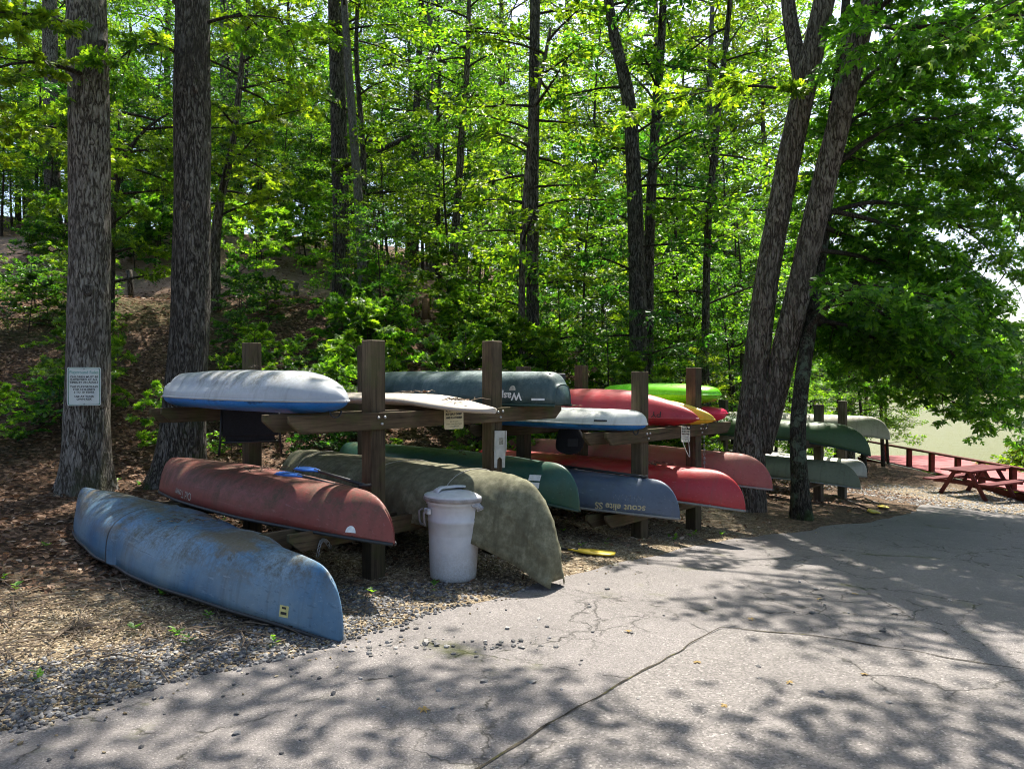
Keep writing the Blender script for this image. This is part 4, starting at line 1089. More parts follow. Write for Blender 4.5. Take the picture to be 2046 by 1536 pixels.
# maple crown: long drooping limbs toward the lake
rng = np.random.default_rng(41)
L4, W4 = Leaves(), MB()
S = lambda u, v, d: at(u, v, d)
limbs = [
 [S(1700, 560, 12), S(1800, 620, 12.6), S(1890, 690, 13.0), S(1950, 760, 13.3), S(1985, 800, 13.4)],
 [S(1690, 640, 12), S(1760, 700, 12.6), S(1840, 760, 13.0), S(1900, 800, 13.2)],
 [S(1632, 500, 11), S(1720, 510, 11.6), S(1830, 560, 12.2), S(1920, 635, 12.6), S(1975, 720, 12.9)],
 [S(1640, 430, 11), S(1740, 400, 11.6), S(1860, 420, 12.2), S(1960, 480, 12.8), S(2020, 560, 13.2)],
 [S(1625, 560, 11), S(1700, 610, 11.8), S(1790, 640, 12.6), S(1870, 690, 13.2)],
 [S(1648, 350, 11), S(1740, 270, 11.2), S(1850, 230, 11.6), S(1960, 260, 12.0), S(2060, 320, 12.4)],
 [S(1660, 240, 11), S(1740, 140, 11.0), S(1850, 80, 11.2), S(1970, 60, 11.6), S(2080, 100, 12)],
 [S(1620, 620, 11), S(1680, 660, 12), S(1740, 700, 12.8), S(1790, 730, 13.4)],
 [S(1640, 450, 11), S(1700, 480, 12.2), S(1790, 520, 13.6), S(1880, 580, 14.6), S(1950, 660, 15.4)],
 [S(1655, 300, 11), S(1730, 330, 12.2), S(1830, 350, 13.4), S(1950, 370, 14.4), S(2060, 420, 15.0)],
 [S(1620, 640, 11), S(1660, 660, 12.6), S(1730, 680, 14), S(1830, 710, 15)],
 [S(1680, 120, 11), S(1740, 20, 10.6), S(1830, -40, 10.4), S(1960, -40, 10.4), S(2090, 10, 10.6)],
 [S(1690, 60, 11), S(1800, 150, 12.4), S(1900, 170, 13.2), S(2050, 200, 14)],
 [S(1640, 420, 11.2), S(1720, 430, 11.0), S(1820, 470, 11.2), S(1900, 540, 11.4), S(1960, 620, 11.6)],
 [S(1640, 560, 11.2), S(1720, 600, 11.2), S(1800, 650, 11.4), S(1890, 690, 11.6), S(1940, 740, 11.8)],
 [S(1650, 300, 11.2), S(1720, 220, 12), S(1800, 260, 13), S(1900, 330, 13.6), S(2000, 420, 14)],
 [S(1620, 640, 11.2), S(1680, 640, 11.4), S(1740, 670, 11.6), S(1800, 710, 12)],
 [S(1660, 200, 11.4), S(1760, 180, 12.4), S(1880, 240, 13), S(1990, 330, 13.2), S(2040, 430, 13.2)],
 [S(1612, 660, 11), S(1690, 560, 10.2), S(1760, 560, 9.8), S(1850, 600, 9.6)],
 [S(1690, 40, 11), S(1760, 60, 9.6), S(1860, 60, 8.8), S(1990, 20, 8.4), S(2100, 40, 8.2)],
]
for q in limbs: limb_spray(L4, W4, rng, np.array(q) - b4, 0.040, 0.125, 0.055, every=0.225, sub=1.05, droop=0.6)
W4.build('branches', BARK_THIN, T4, True)
link('crown', L4.mesh('crown', LOBED, LEAF_M), T4)
# bright sprig hanging close to the viewer
Ls, Ws = Leaves(), MB()
sp = [S(2075, -20, 5.2), S(1990, 20, 5.0), S(1930, 60, 4.9), S(1870, 90, 4.9)]
path, _ = smooth_path(np.array(sp) - b4, 0.15); Ws.tube(path, np.linspace(.008, .002, len(path)), 4)
for f in (.25, .4, .52, .64, .76, .88, 1.0):
    i = int(f * (len(path) - 1))
    for _ in range(2): twig_leaves(Ls, rng, path[i], unit(np.array([-.5, rng.normal(0, .4), -.7 + rng.normal(0, .2)])), .20, unit(np.array([.2, -.6, .6])), .088, .06, tilt=.3)
Ws.build('twig', BARK_THIN, T4, True)
link('leaf_spray', Ls.mesh('leaf_spray', MAPLE, LEAF_C), T4)
print('maple leaves', L4.count())

for root, bb, lm, ql in ((T1, b1, LEAF_C, [[S(165, 150, 8.9), S(80, 110, 8.3), S(-10, 130, 7.9), S(-90, 180, 7.6)], [S(165, 60, 8.9), S(60, 20, 8.0), S(-40, 30, 7.5)], [S(170, 260, 9.1), S(100, 250, 9.6), S(20, 280, 10)]]),
                         (T2, b2, LEAF_A, [[S(385, 130, 9.5), S(320, 60, 9.3), S(250, 90, 9.2), S(215, 150, 9.2)], [S(385, 60, 9.5), S(470, 20, 9.6), S(560, 40, 9.8)]]),
                         (T3, b3, LEAF_C, [[S(1600, 190, 11.1), S(1520, 170, 10.5), S(1430, 180, 10.1), S(1340, 200, 9.9)]])):
    Ln, Wn = Leaves(), MB()
    for q in ql: limb_spray(Ln, Wn, rng, np.array(q) - bb, 0.028, 0.12, 0.065, every=0.34 if root is not T3 else 0.55, sub=0.75, droop=0.5)
    Wn.build('low_branch', BARK_THIN, root, True); link('leaf_spray', Ln.mesh('leaf_spray', LOBED, lm), root)
# forest trees with traced stems: (name, label, stem points as (u, v, depth), radii, bark)
def stem_tree(name, label, pts, radii, bark, crown=None, seed=1, lump=.04):
    u, v, d = pts[0]
    b = base_pt(u, d=d); root = named_tree(name, label, b)
    w = [b - [0, 0, .2]] + [at(*q) for q in pts[1:]]
    trunk_part(root, w, radii, bark, 14, 0.25, lump, 0.3, seed)
    if crown:
        rng = np.random.default_rng(seed + 900); L, wood = Leaves(), MB()
        path, s = smooth_path(np.array(w) - b, 0.25)
        f0, nb, ln, lf, lm, tpl = crown
        for i in range(nb):
            f = f0 + (1 - f0) * (i + rng.random()) / nb; j = min(int(f * (len(path) - 1)), len(path) - 2); az = i * 2.4 + rng.normal(0, .4)
            el = rng.uniform(0.0, 0.5)
            branch(L, wood, rng, path[j], (math.cos(az) * math.cos(el), math.sin(az) * math.cos(el), math.sin(el)), ln * rng.uniform(.6, 1.2), 0.03, lf, 0.07, nsub=7)
        wood.build('branches', BARK_THIN, root, True); link('crown', L.mesh('crown', tpl, lm), root)
    return root
stem_tree('forest_tree', 'straight dark trunk on the slope left of the pale slim stem', [(681, 600, 18.5), (683, 450, 18.5), (678, 250, 18.5), (672, 0, 18.5), (668, -300, 18.6), (664, -500, 18.7)], [.23, .21, .20, .19, .17, .1], BARK_DARK, (.55, 14, 2.6, .14, LEAF_A, OV), 31)
stem_tree('forest_tree', 'slim pale grey stem beside the straight dark trunk on the slope', [(728, 600, 17), (722, 480, 17), (712, 330, 17), (700, 170, 17), (688, 0, 17), (672, -300, 17)], [.12, .11, .10, .09, .08, .05], BARK_PALE, (.6, 14, 1.8, .13, LEAF_C, OV), 32)
stem_tree('forest_tree', 'thin dark forked sapling next to the slim pale stem', [(736, 600, 17.8), (730, 400, 17.8), (724, 260, 17.8), (712, 120, 17.8), (716, 0, 17.8), (722, -200, 17.8)], [.085, .075, .065, .055, .045, .03], BARK_DARK, (.3, 16, 1.8, .13, LEAF_A, OV), 33)
stem_tree('forest_tree', 'dark straight tree behind the second front post with vines around it', [(1066, 720, 15), (1064, 500, 15), (1066, 250, 15), (1069, 0, 15), (1070, -300, 15)], [.14, .12, .11, .10, .06], BARK_DARK, (.12, 20, 1.7, .125, LEAF_A, OV), 34)
stem_tree('forest_tree', 'thin stem close beside the vine covered straight tree', [(1044, 720, 14.2), (1042, 600, 14.2), (1046, 420, 14.2), (1062, 250, 14.2), (1100, 60, 14.4)], [.07, .065, .055, .045, .03], BARK_BROWN, (.35, 14, 1.5, .12, LEAF_C, OV), 35)
stem_tree('forest_tree', 'dark ivy clad trunk behind the red kayak, forking high up', [(1278, 760, 15.5), (1274, 600, 15.5), (1268, 400, 15.5), (1258, 200, 15.5), (1222, 60, 15.6), (1195, -150, 15.7)], [.20, .185, .165, .14, .11, .07], BARK_DARK, (.18, 20, 1.7, .125, LEAF_B, OV), 36)
stem_tree('forest_tree', 'second dark stem just right of the ivy clad trunk', [(1296, 760, 15.9), (1294, 560, 15.9), (1302, 350, 15.9), (1318, 120, 15.9), (1332, -150, 15.9)], [.13, .12, .105, .09, .06], BARK_DARK, (.35, 14, 1.7, .125, LEAF_A, OV), 37)
stem_tree('forest_tree', 'thin dark tree in the gap between ivy clad trunk and forked tree', [(1408, 750, 16.5), (1410, 600, 16.5), (1414, 430, 16.5), (1432, 240, 16.5), (1452, 60, 16.5), (1470, -150, 16.5)], [.10, .085, .08, .07, .06, .04], BARK_DARK, (.3, 20, 1.8, .125, LEAF_A, OV), 38)
stem_tree('forest_tree', 'leafy tree with bare lower stem just right of the mossy footed trunk', [(430, 610, 15.2), (428, 500, 15.2), (440, 400, 15.2), (466, 300, 15.2), (480, 180, 15.2), (500, 0, 15.2)], [.13, .11, .08, .07, .06, .03], BARK_BROWN, (.3, 18, 1.9, .13, LEAF_C, MAPLE), 39)
stem_tree('forest_tree', 'crooked sapling with arching stem between the two big left trunks', [(224, 600, 14), (228, 400, 14), (250, 310, 14), (290, 250, 14), (340, 228, 14.2)], [.05, .045, .035, .028, .015], BARK_THIN, (.25, 18, 1.5, .13, LEAF_A, MAPLE), 40)
stem_tree('forest_tree', 'broken dead tree with bare brown top above the slope', [(900, 640, 19), (905, 520, 19), (915, 400, 19), (924, 260, 19), (935, 120, 19), (940, -100, 19)], [.12, .11, .10, .09, .07, .04], BARK_BROWN, (.5, 14, 1.8, .13, LEAF_A, OV), 42)
stem_tree('forest_tree', 'pale thin trunk showing through leaves above the posts on the hill', [(866, 600, 27), (862, 400, 27), (859, 200, 27), (860, 0, 27), (862, -200, 27)], [.15, .14, .12, .10, .06], BARK_PALE, (.5, 16, 2.4, .16, LEAF_C, OV), 43)
stem_tree('forest_tree', 'grey trunk top left, standing high behind the sign tree', [(108, 560, 26), (106, 300, 26), (104, 100, 26), (102, -150, 26)], [.27, .25, .24, .18], BARK_GREY, (.7, 12, 2.6, .16, LEAF_A, OV), 44)
for q, (uu, dd, lab) in enumerate([(452, 33, 'first'), (466, 36, 'middle'), (480, 34, 'last')]):
    stem_tree('forest_tree', lab + ' of three tall bare pine trunks right of the mossy footed trunk', [(uu, 560, dd), (uu - 2, 300, dd), (uu - 3, 50, dd), (uu - 4, -250, dd)], [.2, .18, .16, .1], BARK_PALE, (.8, 8, 2.0, .16, LEAF_B, OV), 45 + q)
# dead snag branch on the slope
sn = named_tree('dead_limb', 'bare dark dead limb reaching out over the slope from the straight dark trunk', at(690, 335, 18.2)); sn['category'] = 'branch'
trunk_part(sn, [at(690, 335, 18.2), at(730, 313, 18.1), at(790, 290, 18.0), at(820, 275, 17.9), at(842, 256, 17.9)], [.05, .055, .06, .055, .045], BARK_DARK, 10, .15, .12, 0, 3)

# ------------------------------------------------------------------ woods behind: individual trees
WG = 'leafy saplings filling the woods behind the racks'
WL = 'leafy woodland sapling among many behind the boat racks'
rng = np.random.default_rng(77)
def wood_label(u, d, bushy):
    where = ('left of the trunk with the sign' if u < 140 else 'between the two big left trunks' if u < 350 else 'above the slope behind the white and blue kayak' if u < 700 else
             'behind the square stern boat' if u < 1100 else 'behind the red and lime kayaks' if u < 1450 else 'beyond the forked tree toward the lake')
    return ('young bushy tree ' if bushy else 'slender leafy tree ') + ('close ' if d < 19 else 'deep in the woods ' if d > 27 else '') + where
def shrub_label(u, d, k):
    look = ('deep green', 'light green', 'large leaved')[k]
    where = ('left of the trunk with the sign' if u < 140 else 'between the two big left trunks' if u < 350 else 'on the slope behind the first boat rack' if u < 760 else
             'below the reddish posts' if u < 1000 else 'behind the second boat rack' if u < 1400 else 'near the forked tree')
    return 'low ' + look + ' shrub ' + ('growing high ' if d > 14.5 else 'growing ') + where
spots = []
def try_spot(u, d, mind):
    x = (u - UC) / FPX * d
    for (a, b, c) in spots:
        if (a - x) ** 2 + (b - d) ** 2 < (mind) ** 2: return None
    spots.append((x, d, 0)); return x
n_w = 0
for (d0, d1, u0, u1, cnt, sc0, sc1, mind, pool) in [
    (12.0, 14.5, -100, 640, 4, .30, .45, 1.6, BUSH),
    (13.2, 17.0, 760, 1480, 9, .5, .85, 1.3, BUSH),
    (15.2, 17.5, 480, 760, 3, .6, .9, 1.0, BUSH),
    (16.5, 21.0, 760, 1480, 9, .9, 1.3, 1.3, BUSH),
    (17.5, 22.0, 700, 1500, 9, .7, 1.0, 1.6, SAP),
    (23.4, 26.0, -350, 760, 26, .8, 1.25, .95, BUSH),
    (27.0, 31, -300, 760, 10, .9, 1.3, 1.8, SAP),
    (22.0, 28, 700, 1520, 13, .8, 1.25, 1.8, SAP),
    (21.5, 27, 1650, 1790, 6, .55, .85, 1.2, SAP),
    (24, 34, 1380, 1560, 6, 1.2, 1.9, 1.6, SAP),
    (25, 40, -300, 1520, 34, 1.1, 1.7, 1.8, BUSH),
    (28, 44, -300, 1640, 34, 1.4, 2.1, 2.0, SAP),
    (17, 21, 1440, 1640, 5, .6, 1.0, 1.2, BUSH)]:
    made = tries = 0
    while made < cnt and tries < 400:
        tries += 1
        u, d = rng.uniform(u0, u1), rng.uniform(d0, d1)
        x = try_spot(u, d, mind)
        if x is None: continue
        if 775 < u < 895 and d < 17.2: continue
        if 1465 < u < 1530 and d > 30: continue
        plant_tree('woodland_sapling', pool[rng.integers(len(pool))], x, d, rng.uniform(sc0, sc1), rng.uniform(0, 6.28), wood_label(u, d, pool is BUSH), WG, tilt=(rng.normal(0, .04), rng.normal(0, .04)))
        made += 1; n_w += 1
TG = 'tall trees deep in the woods'
for (u, d, s, k) in [(60, 44, 1.1, 1), (340, 40, 1.1, 0), (520, 46, 1.2, 1), (690, 38, 1.1, 0), (860, 44, 1.2, 1), (1010, 38, 1.1, 0), (1130, 46, 1.2, 1), (1240, 38, 1.0, 0), (1370, 44, 1.1, 1), (1480, 40, 1.35, 0), (1590, 44, 1.4, 1), (1430, 33, 1.15, 1), (1535, 35, 1.2, 0), (1300, 36, 1.2, 1), (1700, 40, 1.2, 0), (-220, 44, 1.1, 0), (160, 50, 1.2, 0)]:
    plant_tree('tall_forest_tree', TALL[k], (u - UC) / FPX * d, d, s, rng.uniform(0, 6.28), 'tall tree standing deep in the woods ' + ('left of the sign trunk' if u < 140 else 'above the left slope' if u < 650 else 'above the middle of the racks' if u < 1150 else 'between the ivy clad trunk and the forked tree' if u < 1560 else 'behind the maple'), TG)
# slope undergrowth
SG = 'low leafy shrubs on the slope'
made = 0
rng = np.random.default_rng(78)
while made < 110:
    u, v = rng.uniform(-40, 1600), rng.uniform(560, 900)
    d = rng.uniform(9.6, 16.4) if u < 900 else rng.uniform(11.5, 18)
    x = (u - UC) / FPX * d
    if road_sd(x, d)[0] < 3.2: continue
    if u < 720 and (rng.random() < .55 or d > 15.2): continue
    if 790 < u < 895 and d < 17: continue
    if any(np.hypot(x - q[0], d - q[1]) < 1.25 for q in (pF + 1.77 * N_DIR, pG + 1.77 * N_DIR, pH + 1.94 * N_DIR, pI + 1.94 * N_DIR, pA + 2.06 * N_DIR, pB + 2.06 * N_DIR)): continue
    k = rng.integers(3)
    plant_tree('shrub', SHRUB[k], x, d, rng.uniform(.35, .8) if u < 720 else rng.uniform(.45, 1.15), rng.uniform(0, 6.28), shrub_label(u, d, k), SG, 'shrub')
    made += 1
for q in range(26):
    u, d = rng.uniform(-60, 760), rng.choice([rng.uniform(16.3, 17.2), rng.uniform(20.3, 23.0)])
    if 215 < u < 345 and d < 18: continue
    k = int(rng.integers(3)); plant_tree('shrub', SHRUB[k], (u - UC) / FPX * d, d, rng.uniform(.4, .9) if d < 18 else rng.uniform(.7, 1.5), rng.uniform(0, 6.28), shrub_label(u, d, k), SG, 'shrub')
# lakeside plants beyond the boardwalk
for q in range(34):
    x, y = rng.uniform(15.7, 18.0), rng.uniform(17, 28)
    plant_tree('shore_plant', SHOREP, x, y, rng.uniform(.9, 1.5), rng.uniform(0, 6.28), 'bright green leafy plant on the shore beyond the red boardwalk', 'green plants along the lake shore', 'plant', dz=0.25)
# far shore trees
for q in range(75):
    x = 100 + (q % 25) * 3.4 + rng.uniform(-1.2, 1.2); y = 208 + (q // 25) * 8 + rng.uniform(-2, 2) + 12 * math.sin(x * 0.021)
    root = empty('far_shore_tree', (x, y, LAKE_Z + 0.5 + (y - 207) * 0.2), rng.uniform(0, 6.28)); s = rng.uniform(1.7, 2.8); root.scale = (s * 1.25, s * 1.25, s * .9)
    k = int(rng.integers(5)); link('trunk', SAP[k][0], root); link('crown', SAP[k][1], root)
    tag(root, 'tree along the far shore of the lake', 'tree', 'trees on the far lake shore')

# ------------------------------------------------------------------ overhead crowns of the big trees: unseen leaf clumps shaped to cast the dapples below, gaps above lit ground
rng = np.random.default_rng(55)
lit = [((-0.9, 5.15), (2.2, 7.5), 0.85), ((-0.5, 4.7), (1.7, 4.75), 0.30), ((0.8, 4.1), (3.2, 4.35), 0.26), ((-2.4, 4.3), (-3.6, 4.8), 0.22), ((-1.6, 5.9), (-2.9, 6.9), 0.10), ((2.3, 9.0), (1.2, 8.2), 0.7), ((0.2, 7.2), (-0.6, 6.4), 0.45), ((-1.9, 3.3), (-0.6, 3.5), 0.14)]
def seg_d(p, a, b):
    a, b, p = np.array(a), np.array(b), np.array(p); t = np.clip(np.dot(p - a, b - a) / np.dot(b - a, b - a), 0, 1)
    return np.linalg.norm(p - a - t * (b - a))
groups = {0: [], 1: [], 2: []}
cell = 0.3
for x in np.arange(-9, 9, cell):
    for y in np.arange(1.6, 12.5, cell):
        s = 0.66 if y > 3.9 else (0.90 if x > 0.8 else 0.68)
        if 2.0 < x <= 2.6 and y > 4.6: s = 0.85
        if y > 8.8 and x < 0.5: continue
        if x > 2.6 and y > 4.9: s = 0.95
        if x < -1.3 and y > 5.0: s = 0.82
        ld = min(seg_d((x, y), a, b) - w for a, b, w in lit)
        s -= 0.85 * float(1 - smoothstep(-0.15, 0.25, ld))
        nz = 0.65 * float(vnoise(x, y, 0.85)) + 0.35 * float(vnoise(x + 31, y - 7, 2.0))
        if nz > 0.5 + (s - 0.5) * 0.7: continue
        hh = (2.2 + 0.51 * y) / 0.745 + rng.uniform(1.0, 5.0)
        g = h0(x, y)
        t = (hh - g) / SUN_DIR[2]
        c = np.array([x, y, g]) + SUN_DIR * t
        groups[0 if c[0] < -4.2 else (1 if c[0] < -0.6 else 2)].append(c)
for gi, (root, topz) in enumerate([(T1, 7.5), (T2, 7.0), (T3, 6.5)]):
    L, wood = Leaves(), MB(); rl = np.array(root.location)
    cs = np.array(groups[gi]); 
    for c in cs:
        k = 24
        pp = c + rng.normal(0, 1, (k, 3)) * [.17, .17, .12]
        ax_ = rng.normal(0, 1, (k, 3)); ax_[:, 2] *= .35
        L.add(pp - rl, ax_, np.array([0, 0, 1.0]) + rng.normal(0, .35, (k, 3)), rng.uniform(.11, .17, k))
    hubs = cs[rng.choice(len(cs), min(9, len(cs)), replace=False)]
    for hb in hubs:
        st = np.array([rl[0], rl[1], 0]) + [0, 0, topz + rng.uniform(-.6, 2.5)]
        if gi == 2: st = at(1690, -150, 10.9)
        md = (st + hb) / 2 + [0, 0, 0.5]
        pth, _ = smooth_path(np.array([st, md, hb]) - rl, 0.4)
        wood.tube(pth, np.linspace(.045, .010, len(pth)), 5, cap=False)
    wood.build('limbs', BARK_BROWN, root, True)
    link('crown', L.mesh('crown', OV, LEAF_A), root)  # out-of-view foliage, laid out along sun rays for its shade on the ground

# ------------------------------------------------------------------ white bin
def can_material():
    k = Mat('bin_white_plastic'); c = k.coord()
    z = k.n('SeparateXYZ', {0: c}, out=2)
    n = k.noise(c, 9, 6, .65); f = k.noise(c, 80, 4, .7)
    col = k.ramp(n, [(.3, (.48, .495, .52)), (.7, (.60, .615, .64))])
    low = k.math('SUBTRACT', 1.0, k.math('MULTIPLY', z, 3.0), clamp=True)
    col = k.mix(k.math('MULTIPLY', k.ramp(f, [(.38, 0.0), (.6, .9)]), k.math('MULTIPLY_ADD', low, .6, .03), clamp=True), col, (.30, .24, .18))
    return k.done(k.bsdf(col, .5, .4, k.bump(f, .08, .003)))
CAN = can_material()
LID = plain('bin_lid_grey', (.50, .51, .54), .38, 0, .12, 12, .08)
LIDRIM = plain('bin_lid_rim', (.28, .26, .25), .55, 0, .3, 14)
cp = ground_px(905, 1153)
can = empty('trash_can', (cp[0], cp[1], hg(*cp)), 0.5)
can.rotation_euler = (0.0, 0.025, 0.5); can.scale = (1.02, 1.02, 0.96)
prof = [(0, .0), (.165, .0), (.185, .02), (.188, .05), (.205, .35), (.2135, .50), (.2165, .503), (.2175, .53), (.2155, .533), (.2215, .655), (.234, .66), (.236, .69), (.226, .695), (.218, .60), (.19, .05)]
MB().lathe(prof, 48).build('body', CAN, can, True)
lid = MB().lathe([(.236, .682), (.251, .684), (.254, .70), (.252, .728), (.246, .736), (.225, .742), (.20, .752), (.12, .772), (.0, .778)], 48).build('lid', LID, can, True)
MB().lathe([(.2515, .688), (.2555, .69), (.2565, .712), (.2525, .722)], 48).build('lid_rim', LIDRIM, lid, True)
# broad strap handle across the lid
hp = np.array([(-.185, 0, .748), (-.165, 0, .785), (-.13, 0, .805), (0, 0, .812), (.13, 0, .805), (.165, 0, .785), (.185, 0, .748)])
P = np.zeros((len(hp), 5, 3))
for i, q in enumerate(hp):
    w = .035 + .015 * (abs(q[0]) > .15)
    for j, s in enumerate((-1, -.6, 0, .6, 1)): P[i, j] = (q[0], s * w, q[2] - .012 * (abs(s) > .9))
hd = MB().grid(P).build('lid_handle', LID, lid, True); sm = hd.modifiers.new('thick', 'SOLIDIFY'); sm.thickness = .01
for s in (-1, 1):
    br_ = MB().box((s * .238, 0, .60), (.035, .085, .05), bev=.008).build('handle_mount', CAN, can)
    loop = [(s * .262, -.045, .62), (s * .29, -.05, .60), (s * .285, -.05, .52), (s * .275, -.045, .49), (s * .275, .045, .49), (s * .285, .05, .52), (s * .29, .05, .60), (s * .262, .045, .62)]
    MB().tube(loop, .009, 7).build('handle', plain('bin_handle_grey', (.16, .15, .15), .5) if s < 0 else bpy.data.materials['bin_handle_grey'], can, True)
# liner bag puffing out under the lid
bagm = Mat('thin_grey_bag'); bc = bagm.coord(); bn = bagm.noise(bc, 30, 4)
bagm = bagm.done(bagm.bsdf(bagm.ramp(bn, [(.3, (.16, .16, .18)), (.7, (.6, .6, .62))]), .22, .6, bagm.bump(bn, .8, .02)))
th = np.linspace(-1.45, 0.5, 26)
P = np.zeros((26, 9, 3))
for i, a in enumerate(th):
    env = math.sin(math.pi * i / 25) ** .7
    for j in range(9):
        f = j / 8; r = .237 + env * (.05 * math.sin(f * math.pi) + .012 * math.sin(9 * a + 7 * f)) + .006 * math.sin(23 * a + 11 * f)
        P[i, j] = (r * math.cos(a), r * math.sin(a), .69 - env * .13 * f + .012 * math.sin(13 * a + 5 * f) * f)
MB().grid(P).build('liner_bag', bagm, can, True)
tag(can, 'white plastic trash can with lid standing in the gravel', 'trash can')

# ------------------------------------------------------------------ signs
def rounded(w, h, r, n=5):
    pts = []
    for cx, cz, a0 in ((w / 2 - r, h / 2 - r, 0), (-w / 2 + r, h / 2 - r, 90), (-w / 2 + r, -h / 2 + r, 180), (w / 2 - r, -h / 2 + r, 270)):
        for k in range(n): a = R(a0 + 90 * k / (n - 1)); pts.append((cx + r * math.cos(a), cz + r * math.sin(a)))
    return pts
def plate(mb, w, h, r, y0, y1):
    o = rounded(w, h, r); n = len(o)
    v = [(x, y0, z) for x, z in o] + [(x, y1, z) for x, z in o]
    mb.add(v, [tuple(range(n)), tuple(range(2 * n - 1, n - 1, -1))] + [(i, n + i, n + (i + 1) % n, (i + 1) % n) for i in range(n)])
    return mb
def sign(name, label, loc, rz, w, h, face, lines, border=None, tiltx=0.0, screws=True):
    """plate facing local -y"""
    root = empty(name, tuple(loc), rz); root.rotation_euler = (tiltx, 0, rz)
    plate(MB(), w, h, .02, -.0015, .0015).build('panel', face, root)
    if border:
        o, i_ = rounded(w * .95, h * .96, .016), rounded(w * .91, h * .93, .013); n = len(o)
        MB().add([(x, -.0035, z) for x, z in o] + [(x, -.0035, z) for x, z in i_], [(k, (k + 1) % n, n + (k + 1) % n, n + k) for k in range(n)]).build('border', border, root)
    for (txt, z, size, m, bold) in lines:
        me = text_mesh(txt, size, bold=bold); me.materials.clear(); me.materials.append(m)
        v = np.array([q.co[:] for q in me.vertices])
        wd = v[:, 0].max() - v[:, 0].min(); k = min(1.0, w * .86 / wd)
        me.vertices.foreach_set('co', np.stack([v[:, 0] * k, v[:, 0] * 0 - .0035, v[:, 1] + z], -1).astype(np.float32).ravel()); me.update()
        link('lettering', me, root)
    if screws:
        for s in (-1, 1):
            b = MB().lathe([(0, .006), (.006, .005), (.008, 0)], 10).build('screw', BOLT, root, True); b.location = (0, -.002, s * (h / 2 - .022)); b.rotation_euler = (math.pi / 2, 0, 0)
    return tag(root, label, 'sign')
SIGN_W = plain('sign_white', (.62, .64, .63), .4, 0, .06, 6, .02); SIGN_Y = plain('sign_cream', (.56, .49, .31), .5, 0, .12, 9, .02)
GREENP = plain('sign_green_print', (.04, .20, .13), .5); TEALP = plain('sign_teal_print', (.18, .36, .33), .5)
s1p = at(168, 772, 8.71)
sign('playground_sign', 'white green bordered playground rules sign fixed to the grey trunk', s1p, math.atan2(-s1p[0], s1p[1]) * -0.0 + 0.42, .345, .45, SIGN_W,
     [('Playground Rules', .165, .048, TEALP, .001), ('CHILDREN MUST BE', .112, .032, BLACK_PRINT, .0008), ('SUPERVISED AT ALL', .080, .032, BLACK_PRINT, .0008), ('TIMES BY AN ADULT', .048, .032, BLACK_PRINT, .0008),
      ('THIS PLAYGROUND', -.004, .032, BLACK_PRINT, .0008), ('FOR CHILDREN', -.036, .032, BLACK_PRINT, .0008), ('3 TO 10 YEARS', -.068, .032, BLACK_PRINT, .0008), ('USE AT YOUR', -.118, .032, BLACK_PRINT, .0008), ('OWN RISK', -.150, .032, BLACK_PRINT, .0008)], GREENP)
rz1 = math.atan2(pB[1] - pA[1], pB[0] - pA[0])
nd1 = np.array([-math.sin(rz1), math.cos(rz1)])
c = pA + (pB - pA) / np.linalg.norm(pB - pA) * 0.80 - nd1 * 0.122
sign('notice_sign', 'cream notice sign screwed to the upper beam above the tarp covered canoe', (c[0], c[1], 1.285), rz1, .235, .195, SIGN_Y,
     [('ALL BOATS & CANOES', .070, .026, BLACK_PRINT, .0012), ("MUST DISPLAY OWNER'S", .038, .026, BLACK_PRINT, .0012), ('NAME OR LOT NUMBER', .006, .026, BLACK_PRINT, .0012), ('Boats & canoes', -.028, .017, BLACK_PRINT, 0), ('without owner identification', -.050, .017, BLACK_PRINT, 0), ('will be removed', -.072, .017, BLACK_PRINT, 0)], tiltx=-.02)
rz2 = math.atan2(pG[1] - pF[1], pG[0] - pF[0]); nd2 = np.array([-math.sin(rz2), math.cos(rz2)])
c = pF + (pG - pF) / np.linalg.norm(pG - pF) * 0.80 - nd2 * 0.124
s3 = sign('notice_sign', 'small pale notice sign hanging from the beam of the second rack', (c[0], c[1], 0.975), rz2, .21, .19, plain('sign_pale', (.60, .58, .48), .5, 0, .1, 9, .02),
     [('ALL BOATS & CANOES', .062, .024, BLACK_PRINT, .001), ("MUST DISPLAY OWNER'S", .032, .024, BLACK_PRINT, .001), ('NAME OR LOT NUMBER', .002, .024, BLACK_PRINT, .001), ('Boats & canoes', -.030, .016, BLACK_PRINT, 0), ('will be removed', -.055, .016, BLACK_PRINT, 0)], tiltx=-.03)
s3.rotation_euler = (-.03, .07, rz2)

# ------------------------------------------------------------------ white metal bracket on the second front post
bk = empty('metal_bracket', (pB[0] - nd1[0] * .105, pB[1] - nd1[1] * .105, .965), rz1 + math.pi / 2 * 0)
bk.scale = (.85, .85, .92)
BRK = plain('bracket_white_paint', (.44, .44, .41), .5, 0, .15, 14)
o = [(-.062, .19), (.062, .19), (.068, .02), (.062, -.20), (.030, -.20), (.028, -.11), (.0, -.085), (-.028, -.11), (-.030, -.20), (-.062, -.20), (-.068, .02)]
n = len(o)
MB().add([(x, -.006, z) for x, z in o] + [(x, .006, z) for x, z in o], [tuple(range(n)), tuple(range(2 * n - 1, n - 1, -1))] + [(i, n + i, n + (i + 1) % n, (i + 1) % n) for i in range(n)]).build('plate', BRK, bk)
for s in (-1, 1): MB().box((s * .066, -.012, .08), (.010, .030, .22)).build('flange', BRK, bk)
MB().box((.012, -.0085, .08), (.05, .003, .07), bev=.001).build('worn_label', plain('worn_label', (.25, .24, .2), .8, 0, .4, 60), bk)
bk.rotation_euler = (0, 0.02, rz1 - .5)
tag(bk, 'white forked metal bracket hanging on the second front post', 'bracket')

